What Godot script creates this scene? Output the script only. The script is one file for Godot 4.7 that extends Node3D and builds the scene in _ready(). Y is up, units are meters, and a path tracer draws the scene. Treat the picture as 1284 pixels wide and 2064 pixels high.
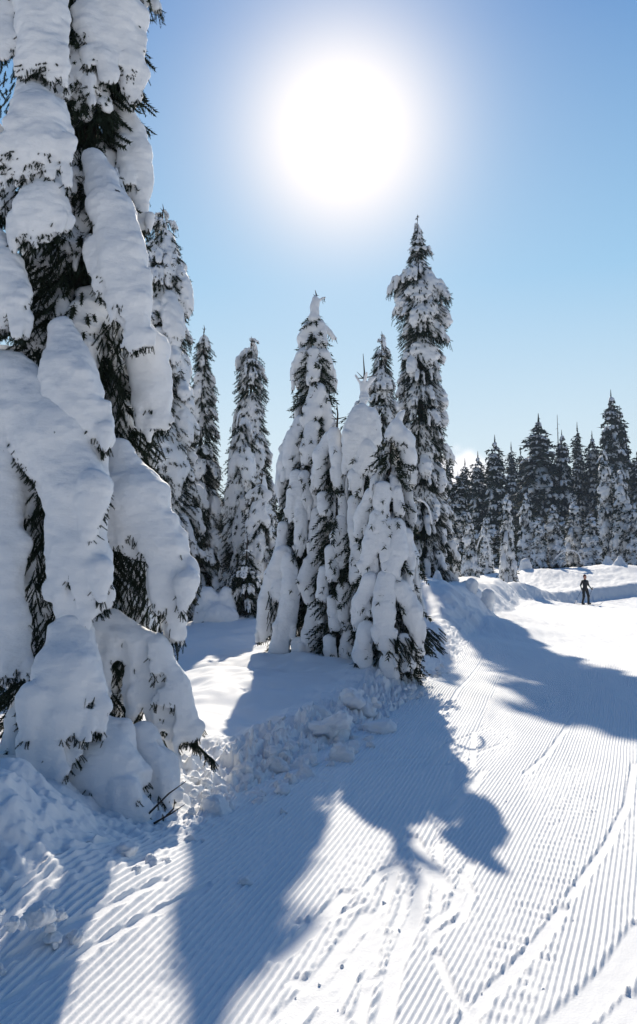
extends Node3D
# A groomed ski trail between snow-laden trees, the sun low ahead. Metres; the camera looks along -z, d is the distance ahead of it.

const EYE := 1.6
const FOC := 1490.0
const PITCH := 0.0857
const TRAIL_AZ := 0.2967
const SUN_EL := 0.558
const SUN_AZ := 0.0335
const BIG := 10.0
const EXPOSURE := 1.22

var rng := RandomNumberGenerator.new()
var nz := FastNoiseLite.new()
var nfine := FastNoiseLite.new()
var ncell := FastNoiseLite.new()
var M := {}
var used := {}
var SA := sin(TRAIL_AZ)
var CA := cos(TRAIL_AZ)
var mounds: Array = []
var tracks: Array = []
var sprig_near: Array = []
var sprig_mid: Array = []
var sprig_far: Array = []
var lib_heavy: Array = []
var lib_light: Array = []
var lib_heavy_far: Array = []
var lib_light_far: Array = []

# ---------------------------------------------------------------- helpers
func at(px: float, py: float, d: float) -> Vector3:          # the point that lies d metres ahead on a sight line
	var yc := (1032.0 - py) / FOC
	var y := yc * cos(PITCH) + sin(PITCH)
	var zf := cos(PITCH) - yc * sin(PITCH)
	return Vector3((px - 642.0) / FOC / zf * d, EYE + y / zf * d, -d)

func on_ground(px: float, py: float) -> Vector3:
	var yc := (1032.0 - py) / FOC
	var y := yc * cos(PITCH) + sin(PITCH)
	var zf := cos(PITCH) - yc * sin(PITCH)
	var d := -EYE * zf / y
	for k in 3:
		var p := at(px, py, d)
		d = -(EYE - ground(p.x, d)) * zf / y
	return at(px, py, d)

func numbered(called: String) -> String:
	if not used.has(called):
		used[called] = 0
		return called
	used[called] += 1
	return "%s_%03d" % [called, used[called]]

func tag(o: Node, label: String, category: String, group := "") -> void:
	o.set_meta("label", label)
	o.set_meta("category", category)
	if group != "":
		o.set_meta("group", group)

func thing(called: String, label: String, category: String, where: Vector3, group := "") -> Node3D:
	var o := Node3D.new()
	o.name = numbered(called)
	o.position = where
	add_child(o)
	tag(o, label, category, group)
	return o

func obj(called: String, mesh: Mesh, mat: Material, parent: Node = null) -> MeshInstance3D:
	var o := MeshInstance3D.new()
	o.name = numbered(called) if parent == null else called
	o.mesh = mesh
	o.material_override = mat
	if parent == null:
		add_child(o, true)
	else:
		parent.add_child(o, true)
	return o

# a triangle soup that transformed copies can be added to
class Soup:
	var v := PackedVector3Array()
	var n := PackedVector3Array()
	func tri(a: Vector3, b: Vector3, c: Vector3) -> void:
		var m := (c - a).cross(b - a).normalized()
		v.append(a); v.append(b); v.append(c)
		n.append(m); n.append(m); n.append(m)
	func add(s: Soup, t: Transform3D) -> void:
		v.append_array(t * s.v)
		var nb := t.basis.inverse().transposed().orthonormalized() if false else t.basis.orthonormalized()
		n.append_array(Transform3D(nb, Vector3.ZERO) * s.n)
	func mesh() -> ArrayMesh:
		var a := []
		a.resize(Mesh.ARRAY_MAX)
		a[Mesh.ARRAY_VERTEX] = v
		a[Mesh.ARRAY_NORMAL] = n
		var m := ArrayMesh.new()
		m.add_surface_from_arrays(Mesh.PRIMITIVE_TRIANGLES, a)
		return m

func tube(s: Soup, pts: Array, radii: Array, sides := 6) -> void:
	var rings: Array = []
	for i in pts.size():
		var dir: Vector3 = (pts[min(i + 1, pts.size() - 1)] - pts[max(i - 1, 0)]).normalized()
		var side := dir.cross(Vector3.RIGHT if absf(dir.x) < 0.8 else Vector3.FORWARD).normalized()
		var up := side.cross(dir)
		var ring := PackedVector3Array()
		for k in sides:
			var a := TAU * k / sides
			ring.append(pts[i] + (side * cos(a) + up * sin(a)) * float(radii[i]))
		rings.append(ring)
	for i in pts.size() - 1:
		for k in sides:
			var k2 := (k + 1) % sides
			for q in [[rings[i][k], i, k], [rings[i][k2], i, k2], [rings[i + 1][k2], i + 1, k2], [rings[i][k], i, k], [rings[i + 1][k2], i + 1, k2], [rings[i + 1][k], i + 1, k]]:
				s.v.append(q[0])
				s.n.append((Vector3(q[0]) - Vector3(pts[q[1]])).normalized())

# ---------------------------------------------------------------- rounded bodies: tapered capsules joined with a smooth minimum, meshed as surface nets
# caps: [a, b, ra, rb] or [a, b, ra, rb, true] for one that is cut away
func blob(caps: Array, cell: float, k: float, namp := 0.0, nfreq := 3.0, seed_off := 0.0, rip := 0.0, flat := 1.0) -> Dictionary:
	if flat != 1.0:                                          # thinner along z: build it stretched, squeeze it afterwards
		for c in caps:
			c[0].z /= flat
			c[1].z /= flat
	var lo := Vector3(1e9, 1e9, 1e9)
	var hi := -lo
	for c in caps:
		if c.size() > 4:
			continue
		for e in 2:
			var r: float = c[2 + e]
			lo = lo.min(Vector3(c[e]) - Vector3(r, r, r))
			hi = hi.max(Vector3(c[e]) + Vector3(r, r, r))
	var pad := cell * 3.0 + namp + k * 0.3
	lo -= Vector3(pad, pad, pad)
	hi += Vector3(pad, pad, pad)
	var nx := int(ceil((hi.x - lo.x) / cell)) + 1
	var ny := int(ceil((hi.y - lo.y) / cell)) + 1
	var nzz := int(ceil((hi.z - lo.z) / cell)) + 1
	var g := PackedFloat32Array()
	g.resize(nx * ny * nzz)
	g.fill(BIG)
	var margin := k + cell * 2.5 + namp
	for c in caps:
		var a: Vector3 = c[0]
		var b: Vector3 = c[1]
		var ra: float = c[2]
		var rb: float = c[3]
		var cut: bool = c.size() > 4
		var ba := b - a
		var inv := 1.0 / maxf(ba.length_squared(), 1e-9)
		var m := maxf(ra, rb) + margin
		var l := ((a.min(b) - Vector3(m, m, m) - lo) / cell).floor()
		var h := ((a.max(b) + Vector3(m, m, m) - lo) / cell).ceil()
		var x0 := maxi(0, int(l.x)); var x1 := mini(nx - 1, int(h.x))
		var y0 := maxi(0, int(l.y)); var y1 := mini(ny - 1, int(h.y))
		var z0 := maxi(0, int(l.z)); var z1 := mini(nzz - 1, int(h.z))
		for kz in range(z0, z1 + 1):
			for j in range(y0, y1 + 1):
				var id := (kz * ny + j) * nx + x0
				var p := Vector3(lo.x + x0 * cell, lo.y + j * cell, lo.z + kz * cell) - a
				for i in range(x0, x1 + 1):
					var t := clampf(p.dot(ba) * inv, 0.0, 1.0)
					var dd := (p - ba * t).length() - ra - (rb - ra) * t
					var gg := g[id]
					if cut:
						if gg < BIG:
							var hh := maxf(k - absf(gg + dd), 0.0) / k
							g[id] = maxf(gg, -dd) + hh * hh * k * 0.25
					else:
						var hh := maxf(k - absf(gg - dd), 0.0) / k
						g[id] = minf(gg, dd) - hh * hh * k * 0.25
					id += 1
					p.x += cell
	if namp > 0.0:
		nz.frequency = nfreq
		var id := 0
		for kz in nzz:
			for j in ny:
				for i in nx:
					var gg := g[id]
					if gg < 3.0 * cell + namp and gg > -3.0 * cell - namp:
						var px := lo.x + i * cell + seed_off
						var py := lo.y + j * cell
						var pz := (lo.z + kz * cell) * flat
						g[id] = gg + namp * nz.get_noise_3d(px, py, pz)
						if rip > 0.0:
							g[id] += rip * (nz.get_noise_3d(px * 2.2, py * 6.0, pz * 2.2) + 0.5 * nz.get_noise_3d(px * 7.0, py * 7.0 + 20.0, pz * 7.0))
					id += 1
	var V := PackedVector3Array()
	var N := PackedVector3Array()
	var I := PackedInt32Array()
	var idx := PackedInt32Array()
	idx.resize(nx * ny * nzz)
	idx.fill(-1)
	var sy := nx
	var sz := nx * ny
	var lim := 2.4 * cell
	for kz in nzz - 1:
		for j in ny - 1:
			var id := (kz * ny + j) * nx
			for i in nx - 1:
				var g0 := g[id]
				if absf(g0) < lim:
					var g1 := g[id + 1]; var g2 := g[id + sy]; var g3 := g[id + sy + 1]
					var g4 := g[id + sz]; var g5 := g[id + sz + 1]; var g6 := g[id + sz + sy]; var g7 := g[id + sz + sy + 1]
					var mn := minf(minf(minf(g0, g1), minf(g2, g3)), minf(minf(g4, g5), minf(g6, g7)))
					var mx := maxf(maxf(maxf(g0, g1), maxf(g2, g3)), maxf(maxf(g4, g5), maxf(g6, g7)))
					if mn < 0.0 and mx >= 0.0:
						var gx := (g1 + g3 + g5 + g7 - g0 - g2 - g4 - g6) * 0.25
						var gy := (g2 + g3 + g6 + g7 - g0 - g1 - g4 - g5) * 0.25
						var gz := (g4 + g5 + g6 + g7 - g0 - g1 - g2 - g3) * 0.25
						var val := (g0 + g1 + g2 + g3 + g4 + g5 + g6 + g7) * 0.125
						var gr := Vector3(gx, gy, gz)
						var off := -gr * (val / maxf(gr.length_squared(), 1e-9))
						off = off.clamp(Vector3(-0.5, -0.5, -0.5), Vector3(0.5, 0.5, 0.5))
						idx[id] = V.size()
						V.append(lo + (Vector3(i, j, kz) + Vector3(0.5, 0.5, 0.5) + off) * cell)
						N.append(gr.normalized())
				id += 1
	for kz in range(1, nzz - 1):
		for j in range(1, ny - 1):
			var id := (kz * ny + j) * nx + 1
			for i in range(1, nx - 1):
				var g0 := g[id]
				if absf(g0) < lim:
					var ins := g0 < 0.0
					if ins != (g[id + 1] < 0.0):
						quad(I, idx[id], idx[id - sy], idx[id - sy - sz], idx[id - sz], ins)
					if ins != (g[id + sy] < 0.0):
						quad(I, idx[id], idx[id - sz], idx[id - sz - 1], idx[id - 1], ins)
					if ins != (g[id + sz] < 0.0):
						quad(I, idx[id], idx[id - 1], idx[id - 1 - sy], idx[id - sy], ins)
				id += 1
	if flat != 1.0:
		for i in V.size():
			V[i] = Vector3(V[i].x, V[i].y, V[i].z * flat)
			N[i] = Vector3(N[i].x, N[i].y, N[i].z / flat).normalized()
	return {"v": V, "n": N, "i": I}

func quad(I: PackedInt32Array, a: int, b: int, c: int, d: int, flip: bool) -> void:
	if a < 0 or b < 0 or c < 0 or d < 0:
		return
	if not flip:
		I.append(a); I.append(b); I.append(c); I.append(a); I.append(c); I.append(d)
	else:
		I.append(a); I.append(c); I.append(b); I.append(a); I.append(d); I.append(c)

func to_mesh(b: Dictionary) -> ArrayMesh:
	var a := []
	a.resize(Mesh.ARRAY_MAX)
	a[Mesh.ARRAY_VERTEX] = b.v
	a[Mesh.ARRAY_NORMAL] = b.n
	a[Mesh.ARRAY_INDEX] = b.i
	var m := ArrayMesh.new()
	m.add_surface_from_arrays(Mesh.PRIMITIVE_TRIANGLES, a)
	return m

func to_soup(b: Dictionary) -> Soup:
	var s := Soup.new()
	for i in b.i:
		s.v.append(b.v[i])
		s.n.append(b.n[i])
	return s

func chain(pts: Array, cut := false) -> Array:                # [[position, radius], ...] to capsules
	var out: Array = []
	for i in pts.size() - 1:
		var c := [pts[i][0], pts[i + 1][0], pts[i][1], pts[i + 1][1]]
		if cut:
			c.append(true)
		out.append(c)
	return out

# ---------------------------------------------------------------- needles
func make_sprig(needles: int, length: float, width: float, twig: bool, bend: float) -> Soup:   # unit long, along +y
	var s := Soup.new()
	if twig:
		tube(s, [Vector3.ZERO, Vector3(bend * 0.3, 0.5, 0), Vector3(bend, 0.95, 0)], [0.025, 0.02, 0.008], 3)
	for i in needles:
		var t := 0.06 + 0.94 * float(i) / needles
		var az := i * 2.4 + rng.randf_range(-0.4, 0.4)
		var c := Vector3(bend * t * t, t * 0.97, 0)
		var out := Vector3(cos(az), 0, sin(az))
		var l := length * (1.0 - 0.35 * t) * rng.randf_range(0.8, 1.2)
		var tip := c + out * l * 0.8 + Vector3(0, l * 0.75, 0)
		var across := Vector3(-sin(az), 0.2, cos(az)) * width * 0.5
		s.tri(c - across, c + across, tip)
	return s

func basis_along(dir: Vector3, roll: float, scale: float) -> Basis:
	var y := dir.normalized()
	var x := y.cross(Vector3.UP if absf(y.y) < 0.9 else Vector3.RIGHT).normalized()
	var z := x.cross(y)
	return Basis(x * scale, y * scale, z * scale) * Basis(Vector3.UP, roll)

# sprigs that stick out below a body of snow
func fringe(b: Dictionary, sprigs: Array, share: float, size: float, ny_most: float, elsewhere: float, hang: Vector3, sink := 0.25) -> Soup:
	var s := Soup.new()
	for i in b.v.size():
		var n: Vector3 = b.n[i]
		var p := share if n.y < ny_most else elsewhere
		if rng.randf() < p:
			var dir := (n * (0.75 if n.y < ny_most else 0.35) + hang + Vector3(rng.randf_range(-0.5, 0.5), rng.randf_range(-0.5, 0.35), rng.randf_range(-0.5, 0.5))).normalized()
			var sc := size * rng.randf_range(0.6, 1.3)
			s.add(sprigs[rng.randi() % sprigs.size()], Transform3D(basis_along(dir, rng.randf() * TAU, sc), b.v[i] - n * size * sink))
	return s

# ---------------------------------------------------------------- materials
func noise_image(freq: float, octaves: int, size: int, seed_no: int, kind := FastNoiseLite.TYPE_SIMPLEX_SMOOTH) -> Image:
	var f := FastNoiseLite.new()
	f.seed = seed_no
	f.noise_type = kind
	f.frequency = freq
	f.fractal_octaves = octaves
	return f.get_seamless_image(size, size)

func materials() -> void:
	var grain := noise_image(0.06, 4, 512, 5)
	var gn: Image = grain.duplicate()
	gn.bump_map_to_normal_map(2.0)
	var grain_n := ImageTexture.create_from_image(gn)
	var rip := noise_image(0.03, 4, 512, 9)
	var rn: Image = rip.duplicate()
	rn.bump_map_to_normal_map(4.0)
	var ripple_n := ImageTexture.create_from_image(rn)
	var m := StandardMaterial3D.new()
	m.albedo_color = Color(0.925, 0.93, 0.94)
	m.roughness = 0.75
	m.metallic_specular = 0.3
	m.uv1_triplanar = true
	m.uv1_world_triplanar = true
	m.uv1_scale = Vector3(2.2, 2.2, 2.2)
	m.normal_enabled = true
	m.normal_texture = grain_n
	m.normal_scale = 0.55
	M.ground = m
	var t: StandardMaterial3D = m.duplicate()
	t.normal_texture = ripple_n
	t.uv1_scale = Vector3(1.1, 4.2, 1.1)
	t.normal_scale = 0.8
	M.snow = t
	var nd := StandardMaterial3D.new()
	nd.albedo_color = Color(0.055, 0.075, 0.05).linear_to_srgb()
	nd.albedo_color = Color(0.16, 0.2, 0.16)
	nd.roughness = 0.8
	nd.metallic_specular = 0.2
	nd.cull_mode = BaseMaterial3D.CULL_DISABLED
	M.needles = nd
	var bk := StandardMaterial3D.new()
	bk.albedo_color = Color(0.24, 0.2, 0.17)
	bk.roughness = 0.9
	var bt := noise_image(0.05, 4, 256, 21)
	bt.bump_map_to_normal_map(6.0)
	bk.normal_enabled = true
	bk.normal_texture = ImageTexture.create_from_image(bt)
	bk.uv1_triplanar = true
	bk.uv1_scale = Vector3(6, 1.5, 6)
	M.bark = bk
	for c in [["cloth", Color(0.04, 0.04, 0.055)], ["skin", Color(0.75, 0.55, 0.47)], ["hat", Color(0.36, 0.16, 0.14)], ["boot", Color(0.1, 0.1, 0.11)], ["ski", Color(0.3, 0.32, 0.36)], ["sleeve", Color(0.55, 0.62, 0.56)]]:
		var s := StandardMaterial3D.new()
		s.albedo_color = c[1]
		s.roughness = 0.7
		M[c[0]] = s

# ---------------------------------------------------------------- sky
func sky_panorama() -> ImageTexture:
	var w := 1024
	var h := 512
	var img := Image.create(w, h, false, Image.FORMAT_RGBF)
	var sun := Vector3(sin(SUN_AZ) * cos(SUN_EL), sin(SUN_EL), -cos(SUN_AZ) * cos(SUN_EL))
	var cn := FastNoiseLite.new()
	cn.seed = 3
	cn.frequency = 9.0
	cn.fractal_octaves = 4
	var tab := [[0.0, 0.76, 0.89, 0.96], [8.0, 0.73, 0.875, 0.95], [22.0, 0.31, 0.58, 0.84], [38.0, 0.085, 0.275, 0.61], [60.0, 0.035, 0.14, 0.42], [90.0, 0.022, 0.1, 0.34]]
	for j in h:
		var el := PI * (0.5 - (j + 0.5) / h)
		for i in w:
			var az := wrapf((i + 0.5) / w * TAU, -PI, PI)
			var dir := Vector3(sin(az) * cos(el), sin(el), -cos(az) * cos(el))
			var ga := acos(clampf(dir.dot(sun), -1, 1))
			var deg := rad_to_deg(ga)
			var t := maxf(rad_to_deg(el), 0.0)
			var k := 0
			while k < 4 and t > tab[k + 1][0]:
				k += 1
			var f: float = clampf((t - tab[k][0]) / (tab[k + 1][0] - tab[k][0]), 0, 1)
			var far := 0.21 + 0.79 * exp(-pow(maxf(deg - 22.0, 0.0) / 48.0, 2.0))
			var near := 0.1 * exp(-deg / 16.0)
			var r: float = lerpf(tab[k][1], tab[k + 1][1], f) * pow(far, 1.25) + near * 0.95
			var gg: float = lerpf(tab[k][2], tab[k + 1][2], f) * far + near * 0.93
			var b: float = lerpf(tab[k][3], tab[k + 1][3], f) * pow(far, 0.85) + near * 0.88
			var a := minf(1.12 * exp(-pow(deg / 6.3, 2.0)) + 0.5 * exp(-deg / 9.0), 1.15)   # the bright aureole, white in the middle
			r = lerpf(r, 1.03, a)
			gg = lerpf(gg, 1.01, a)
			b = lerpf(b, 1.04, a)
			r /= EXPOSURE
			gg /= EXPOSURE
			b /= EXPOSURE
			# low white cumulus on the horizon and a short contrail
			var eld := rad_to_deg(el)
			var azd := rad_to_deg(az)
			var cl := clampf(1.0 - pow((azd - 10.5) / 4.2, 2.0) - pow((eld - 7.6) / 2.0, 2.0) + 0.9 * cn.get_noise_2d(az * 3.0, el * 6.0), 0.0, 1.0)
			cl = maxf(cl, clampf(1.0 - pow((azd + 11.0) / 3.0, 2.0) - pow((eld - 7.5) / 1.6, 2.0) + 0.9 * cn.get_noise_2d(az * 3.0, el * 6.0), 0.0, 1.0))
			cl = smoothstep(0.1, 0.7, cl)
			if eld < 0.0:
				cl = 0.0
			r = lerpf(r, 0.98, cl); gg = lerpf(gg, 0.97, cl); b = lerpf(b, 1.0, cl)
			img.set_pixel(i, j, Color(r, gg, b))
	return ImageTexture.create_from_image(img)

# ---------------------------------------------------------------- the lie of the land
func edge_u(v: float) -> float:
	var e: float
	if v < 10.0:
		e = lerpf(-2.35, -1.75, smoothstep(3.0, 10.0, v))
	else:
		e = lerpf(-1.75, -1.3, clampf((v - 10.0) / 20.0, 0, 1))
	if v > 40.0:
		e += (v - 40.0) * (v - 40.0) * 0.03
	return e

func ground(x: float, d: float) -> float:
	var u := x * CA - d * SA
	var v := x * SA + d * CA
	nfine.frequency = 0.35
	var e := edge_u(v) + 0.16 * nfine.get_noise_2d(v * 3.0, 7.0)
	var s := e - u
	var hb := 0.12 + 0.08 * smoothstep(6.0, 10.0, v) + 0.74 * smoothstep(14.5, 22.0, v)
	hb = lerpf(hb, 0.75, smoothstep(44.0, 52.0, v))
	var h := 0.0
	if s > 0.0:
		h = hb * smoothstep(0.0, 0.55 + hb * 0.8, s)
		h += nfine.get_noise_2d(x, d) * 0.14 * smoothstep(0.2, 2.0, s) * (1.0 + smoothstep(14.0, 25.0, v) * 1.3) * (1.0 - 0.7 * smoothstep(40.0, 50.0, v))
		h += nfine.get_noise_2d(x * 4.0 + 50.0, d * 4.0) * 0.05 * smoothstep(0.05, 0.5, s)
		var lip := smoothstep(0.0, 0.25, s) * (1.0 - smoothstep(0.5, 1.1, s))
		h += lip * (0.05 + 0.07 * nfine.get_noise_2d(x * 9.0, d * 9.0))
	else:
		h = nfine.get_noise_2d(x * 0.6, d * 0.6) * 0.02
		h += 0.02 * smoothstep(12.0, 18.0, v) * nfine.get_noise_2d(x * 7.0, d * 3.0)
		var q := smoothstep(36.0, 42.0, v)                    # deeper grooves where the passes swing round the bend
		if q > 0.0:
			h += q * 0.03 * sin(TAU * (u - (maxf(v - 40.0, 0.0) ** 2) * 0.03) / 0.85) * (0.5 + nfine.get_noise_2d(u * 2.0, v * 0.3))
	var su := u - 7.5 - (maxf(v - 40.0, 0.0) ** 2) * 0.03
	if su > 0.0:
		h += 0.6 * smoothstep(0.0, 1.5, su)
	h -= 0.22 * smoothstep(39.0, 44.0, v) * (1.0 - smoothstep(48.0, 60.0, v))
	h += 1.5 * smoothstep(50.0, 72.0, v) + maxf(v - 66.0, 0.0) * 0.01
	for m in mounds:
		var dx: float = x - m[0]
		var dd: float = d - m[1]
		var q: float = (dx * dx + dd * dd) / (m[3] * m[3])
		if q < 6.0:
			h += m[2] * exp(-q * 1.2)
	return h

func relief(x: float, d: float, u: float, v: float) -> float:
	# corduroy ridges, crumbs and ski tracks of the groomed snow
	var s := u - edge_u(v)
	if s < -0.7 or d > 24.0:
		return 0.0
	var fade := 1.0 - smoothstep(11.0, 22.0, d)
	if s < 0.05:
		nfine.frequency = 6.0
		var q := smoothstep(-0.7, -0.3, s)
		var rub := smoothstep(4.6, 5.6, v) * (1.0 - smoothstep(9.5, 11.5, v))
		var low := nfine.get_noise_2d(x * 2.3 + 5.0, d * 2.3)
		return fade * q * ((0.03 + 0.05 * rub) * nfine.get_noise_2d(x, d) + (0.02 + 0.06 * rub) * absf(nfine.get_noise_2d(x * 0.55 + 30.0, d * 0.55)) + (0.02 + 0.05 * rub) * low)
	nfine.frequency = 1.0
	var broad := nfine.get_noise_2d(x * 0.8, d * 0.8)
	var seam := -0.72 + 0.05 * nfine.get_noise_2d(v, 3.0)
	var q: float
	var pitch := 0.034 if u < seam else 0.0265
	if u < seam:
		q = u + 0.007 * nfine.get_noise_2d(u, v * 0.7)
	else:
		q = u - (v - 5.0) * 0.125 + (v - 5.0) * (v - 5.0) * 0.0035 + 0.006 * nfine.get_noise_2d(u + 9.0, v * 0.7)
	var ridge := pow(0.5 - 0.5 * cos(TAU * q / pitch), 0.8)
	var amp := (0.015 if u < seam else 0.0115) * fade * (0.85 + 0.3 * broad)
	var scuff := (1.0 - smoothstep(0.25, 0.75, absf(u - seam - 0.1))) * (1.0 - smoothstep(4.6, 6.0, v))
	var crumb := clampf(nfine.get_noise_2d(u * 2.2 + 40.0, v * 0.45) * 2.2 + 0.1 + 0.7 * scuff * (nfine.get_noise_2d(u * 5.0, v * 2.0) + 0.6), 0.0, 1.0)
	var hgt := ridge * amp
	nfine.frequency = 14.0
	var hi := nfine.get_noise_2d(x, d)
	hgt += hi * 0.0022 * fade
	hgt += crumb * fade * (hi * 0.006 - ridge * amp * (0.35 + 0.5 * hi))
	if u > seam:                                             # washboard where the tiller bounced
		var off := absf(u - 0.03 - (v - 4.6) * 0.16 - 0.05 * broad)
		var w := (1.0 - smoothstep(0.1, 0.2, off)) * smoothstep(2.4, 3.0, v) * (1.0 - smoothstep(6.0, 7.5, v)) * clampf(0.6 + 0.9 * nfine.get_noise_2d(u * 0.3, v * 0.25), 0.0, 1.0)
		hgt += w * ridge * 0.008 * sin(TAU * (v + 0.02 * hi) / 0.09 + u * 7.0 + broad * 3.0)
	hgt -= smoothstep(0.06, 0.0, absf(u - seam)) * 0.008 * fade
	# ski tracks
	for t in tracks:
		if x < t.x0 or x > t.x1 or d < t.d0 or d > t.d1:
			continue
		var best := 9.0
		var p := Vector2(x, d)
		var pts: PackedVector2Array = t.p
		for i in pts.size() - 1:
			var ba := pts[i + 1] - pts[i]
			var tt := clampf((p - pts[i]).dot(ba) / ba.length_squared(), 0.0, 1.0)
			best = minf(best, (p - pts[i] - ba * tt).length())
		var hw: float = t.w * 0.5
		if best < hw:
			hgt = lerpf(-0.003 + hi * 0.0012, hgt, smoothstep(hw * 0.75, hw, best))
		elif best < hw + 0.035:
			hgt += (0.003 + 0.006 * hi) * (1.0 - (best - hw) / 0.035)
	# churned edge close to the bank
	var e := 1.0 - smoothstep(0.0, 0.5, s)
	if e > 0.0:
		nfine.frequency = 7.0
		hgt += e * fade * 0.03 * maxf(nfine.get_noise_2d(x, d) + 0.1, 0.0)
	return hgt

func axis(parts: Array) -> PackedFloat32Array:              # [from, to, step at from, step at to]
	var out := PackedFloat32Array()
	for p in parts:
		var x: float = p[0]
		while x < p[1] - 1e-4:
			out.append(x)
			x += lerpf(p[2], p[3], (x - p[0]) / (p[1] - p[0]))
	out.append(parts[-1][1])
	return out

func build_ground() -> void:
	var us := axis([[-500, -60, 60, 12], [-60, -14, 8, 0.5], [-14, -6, 0.4, 0.07], [-6, -3.0, 0.06, 0.03], [-3.0, 2.0, 0.005, 0.005], [2.0, 5.0, 0.015, 0.06], [5, 14, 0.08, 0.4], [14, 60, 0.5, 8], [60, 500, 12, 60]])
	var vs := axis([[-300, -20, 60, 6], [-20, 0, 4, 0.4], [0, 1.6, 0.3, 0.04], [1.6, 5.5, 0.021, 0.024], [5.5, 14, 0.026, 0.09], [14, 30, 0.1, 0.25], [30, 75, 0.25, 0.5], [75, 200, 1, 12], [200, 700, 20, 60]])
	var nu := us.size()
	var nv := vs.size()
	var hs := PackedFloat32Array()
	hs.resize(nu * nv)
	var V := PackedVector3Array()
	V.resize(nu * nv)
	var id := 0
	for j in nv:
		var v := vs[j]
		var gprev := 0.0
		var gat := -1e9
		var gnext := 0.0
		var gto := -1e9
		for i in nu:
			var u := us[i]
			var x := u * CA + v * SA
			var d := v * CA - u * SA
			var h: float
			if u >= -3.0 and u < 2.0:                         # smooth land is sampled every few cm and joined by straight lines
				if u >= gto - 1e-5:
					gat = u
					gto = u + 0.04
					gprev = gnext if i > 0 and us[i] > -2.999 else ground(x, d)
					var u2 := gto
					gnext = ground(u2 * CA + v * SA, v * CA - u2 * SA)
				h = lerpf(gprev, gnext, clampf((u - gat) / (gto - gat), 0, 1))
			else:
				h = ground(x, d)
			if u > -3.4 and u < 5.0 and v > 1.0 and d < 24.0:
				h += relief(x, d, u, v)
			hs[id] = h
			V[id] = Vector3(x, h, -d)
			id += 1
	var N := PackedVector3Array()
	N.resize(nu * nv)
	id = 0
	for j in nv:
		var j0 := maxi(j - 1, 0)
		var j1 := mini(j + 1, nv - 1)
		for i in nu:
			var i0 := maxi(i - 1, 0)
			var i1 := mini(i + 1, nu - 1)
			var hu := (hs[j * nu + i1] - hs[j * nu + i0]) / (us[i1] - us[i0])
			var hv := (hs[j1 * nu + i] - hs[j0 * nu + i]) / (vs[j1] - vs[j0])
			var gx := hu * CA + hv * SA
			var gd := -hu * SA + hv * CA
			N[id] = Vector3(-gx, 1.0, gd).normalized()
			id += 1
	for which in 2:
		var map := PackedInt32Array()
		map.resize(nu * nv)
		map.fill(-1)
		var I := PackedInt32Array()
		var V2 := PackedVector3Array()
		var N2 := PackedVector3Array()
		for j in nv - 1:
			var e := edge_u(vs[j])
			var e2 := 7.5 + (maxf(vs[j] - 40.0, 0.0) ** 2) * 0.03
			var trail_row := vs[j] > -25.0 and vs[j] < 62.0
			for i in nu - 1:
				var on_trail := 1 if trail_row and us[i] > e and us[i] < e2 else 0
				if on_trail != which:
					continue
				var a := j * nu + i
				for q in [a, a + nu, a + nu + 1, a, a + nu + 1, a + 1]:
					if map[q] < 0:
						map[q] = V2.size()
						V2.append(V[q])
						N2.append(N[q])
					I.append(map[q])
		var o := obj("ski_trail" if which else "snow_ground", to_mesh({"v": V2, "n": N2, "i": I}), M.ground)
		o.set_meta("kind", "structure")

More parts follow.
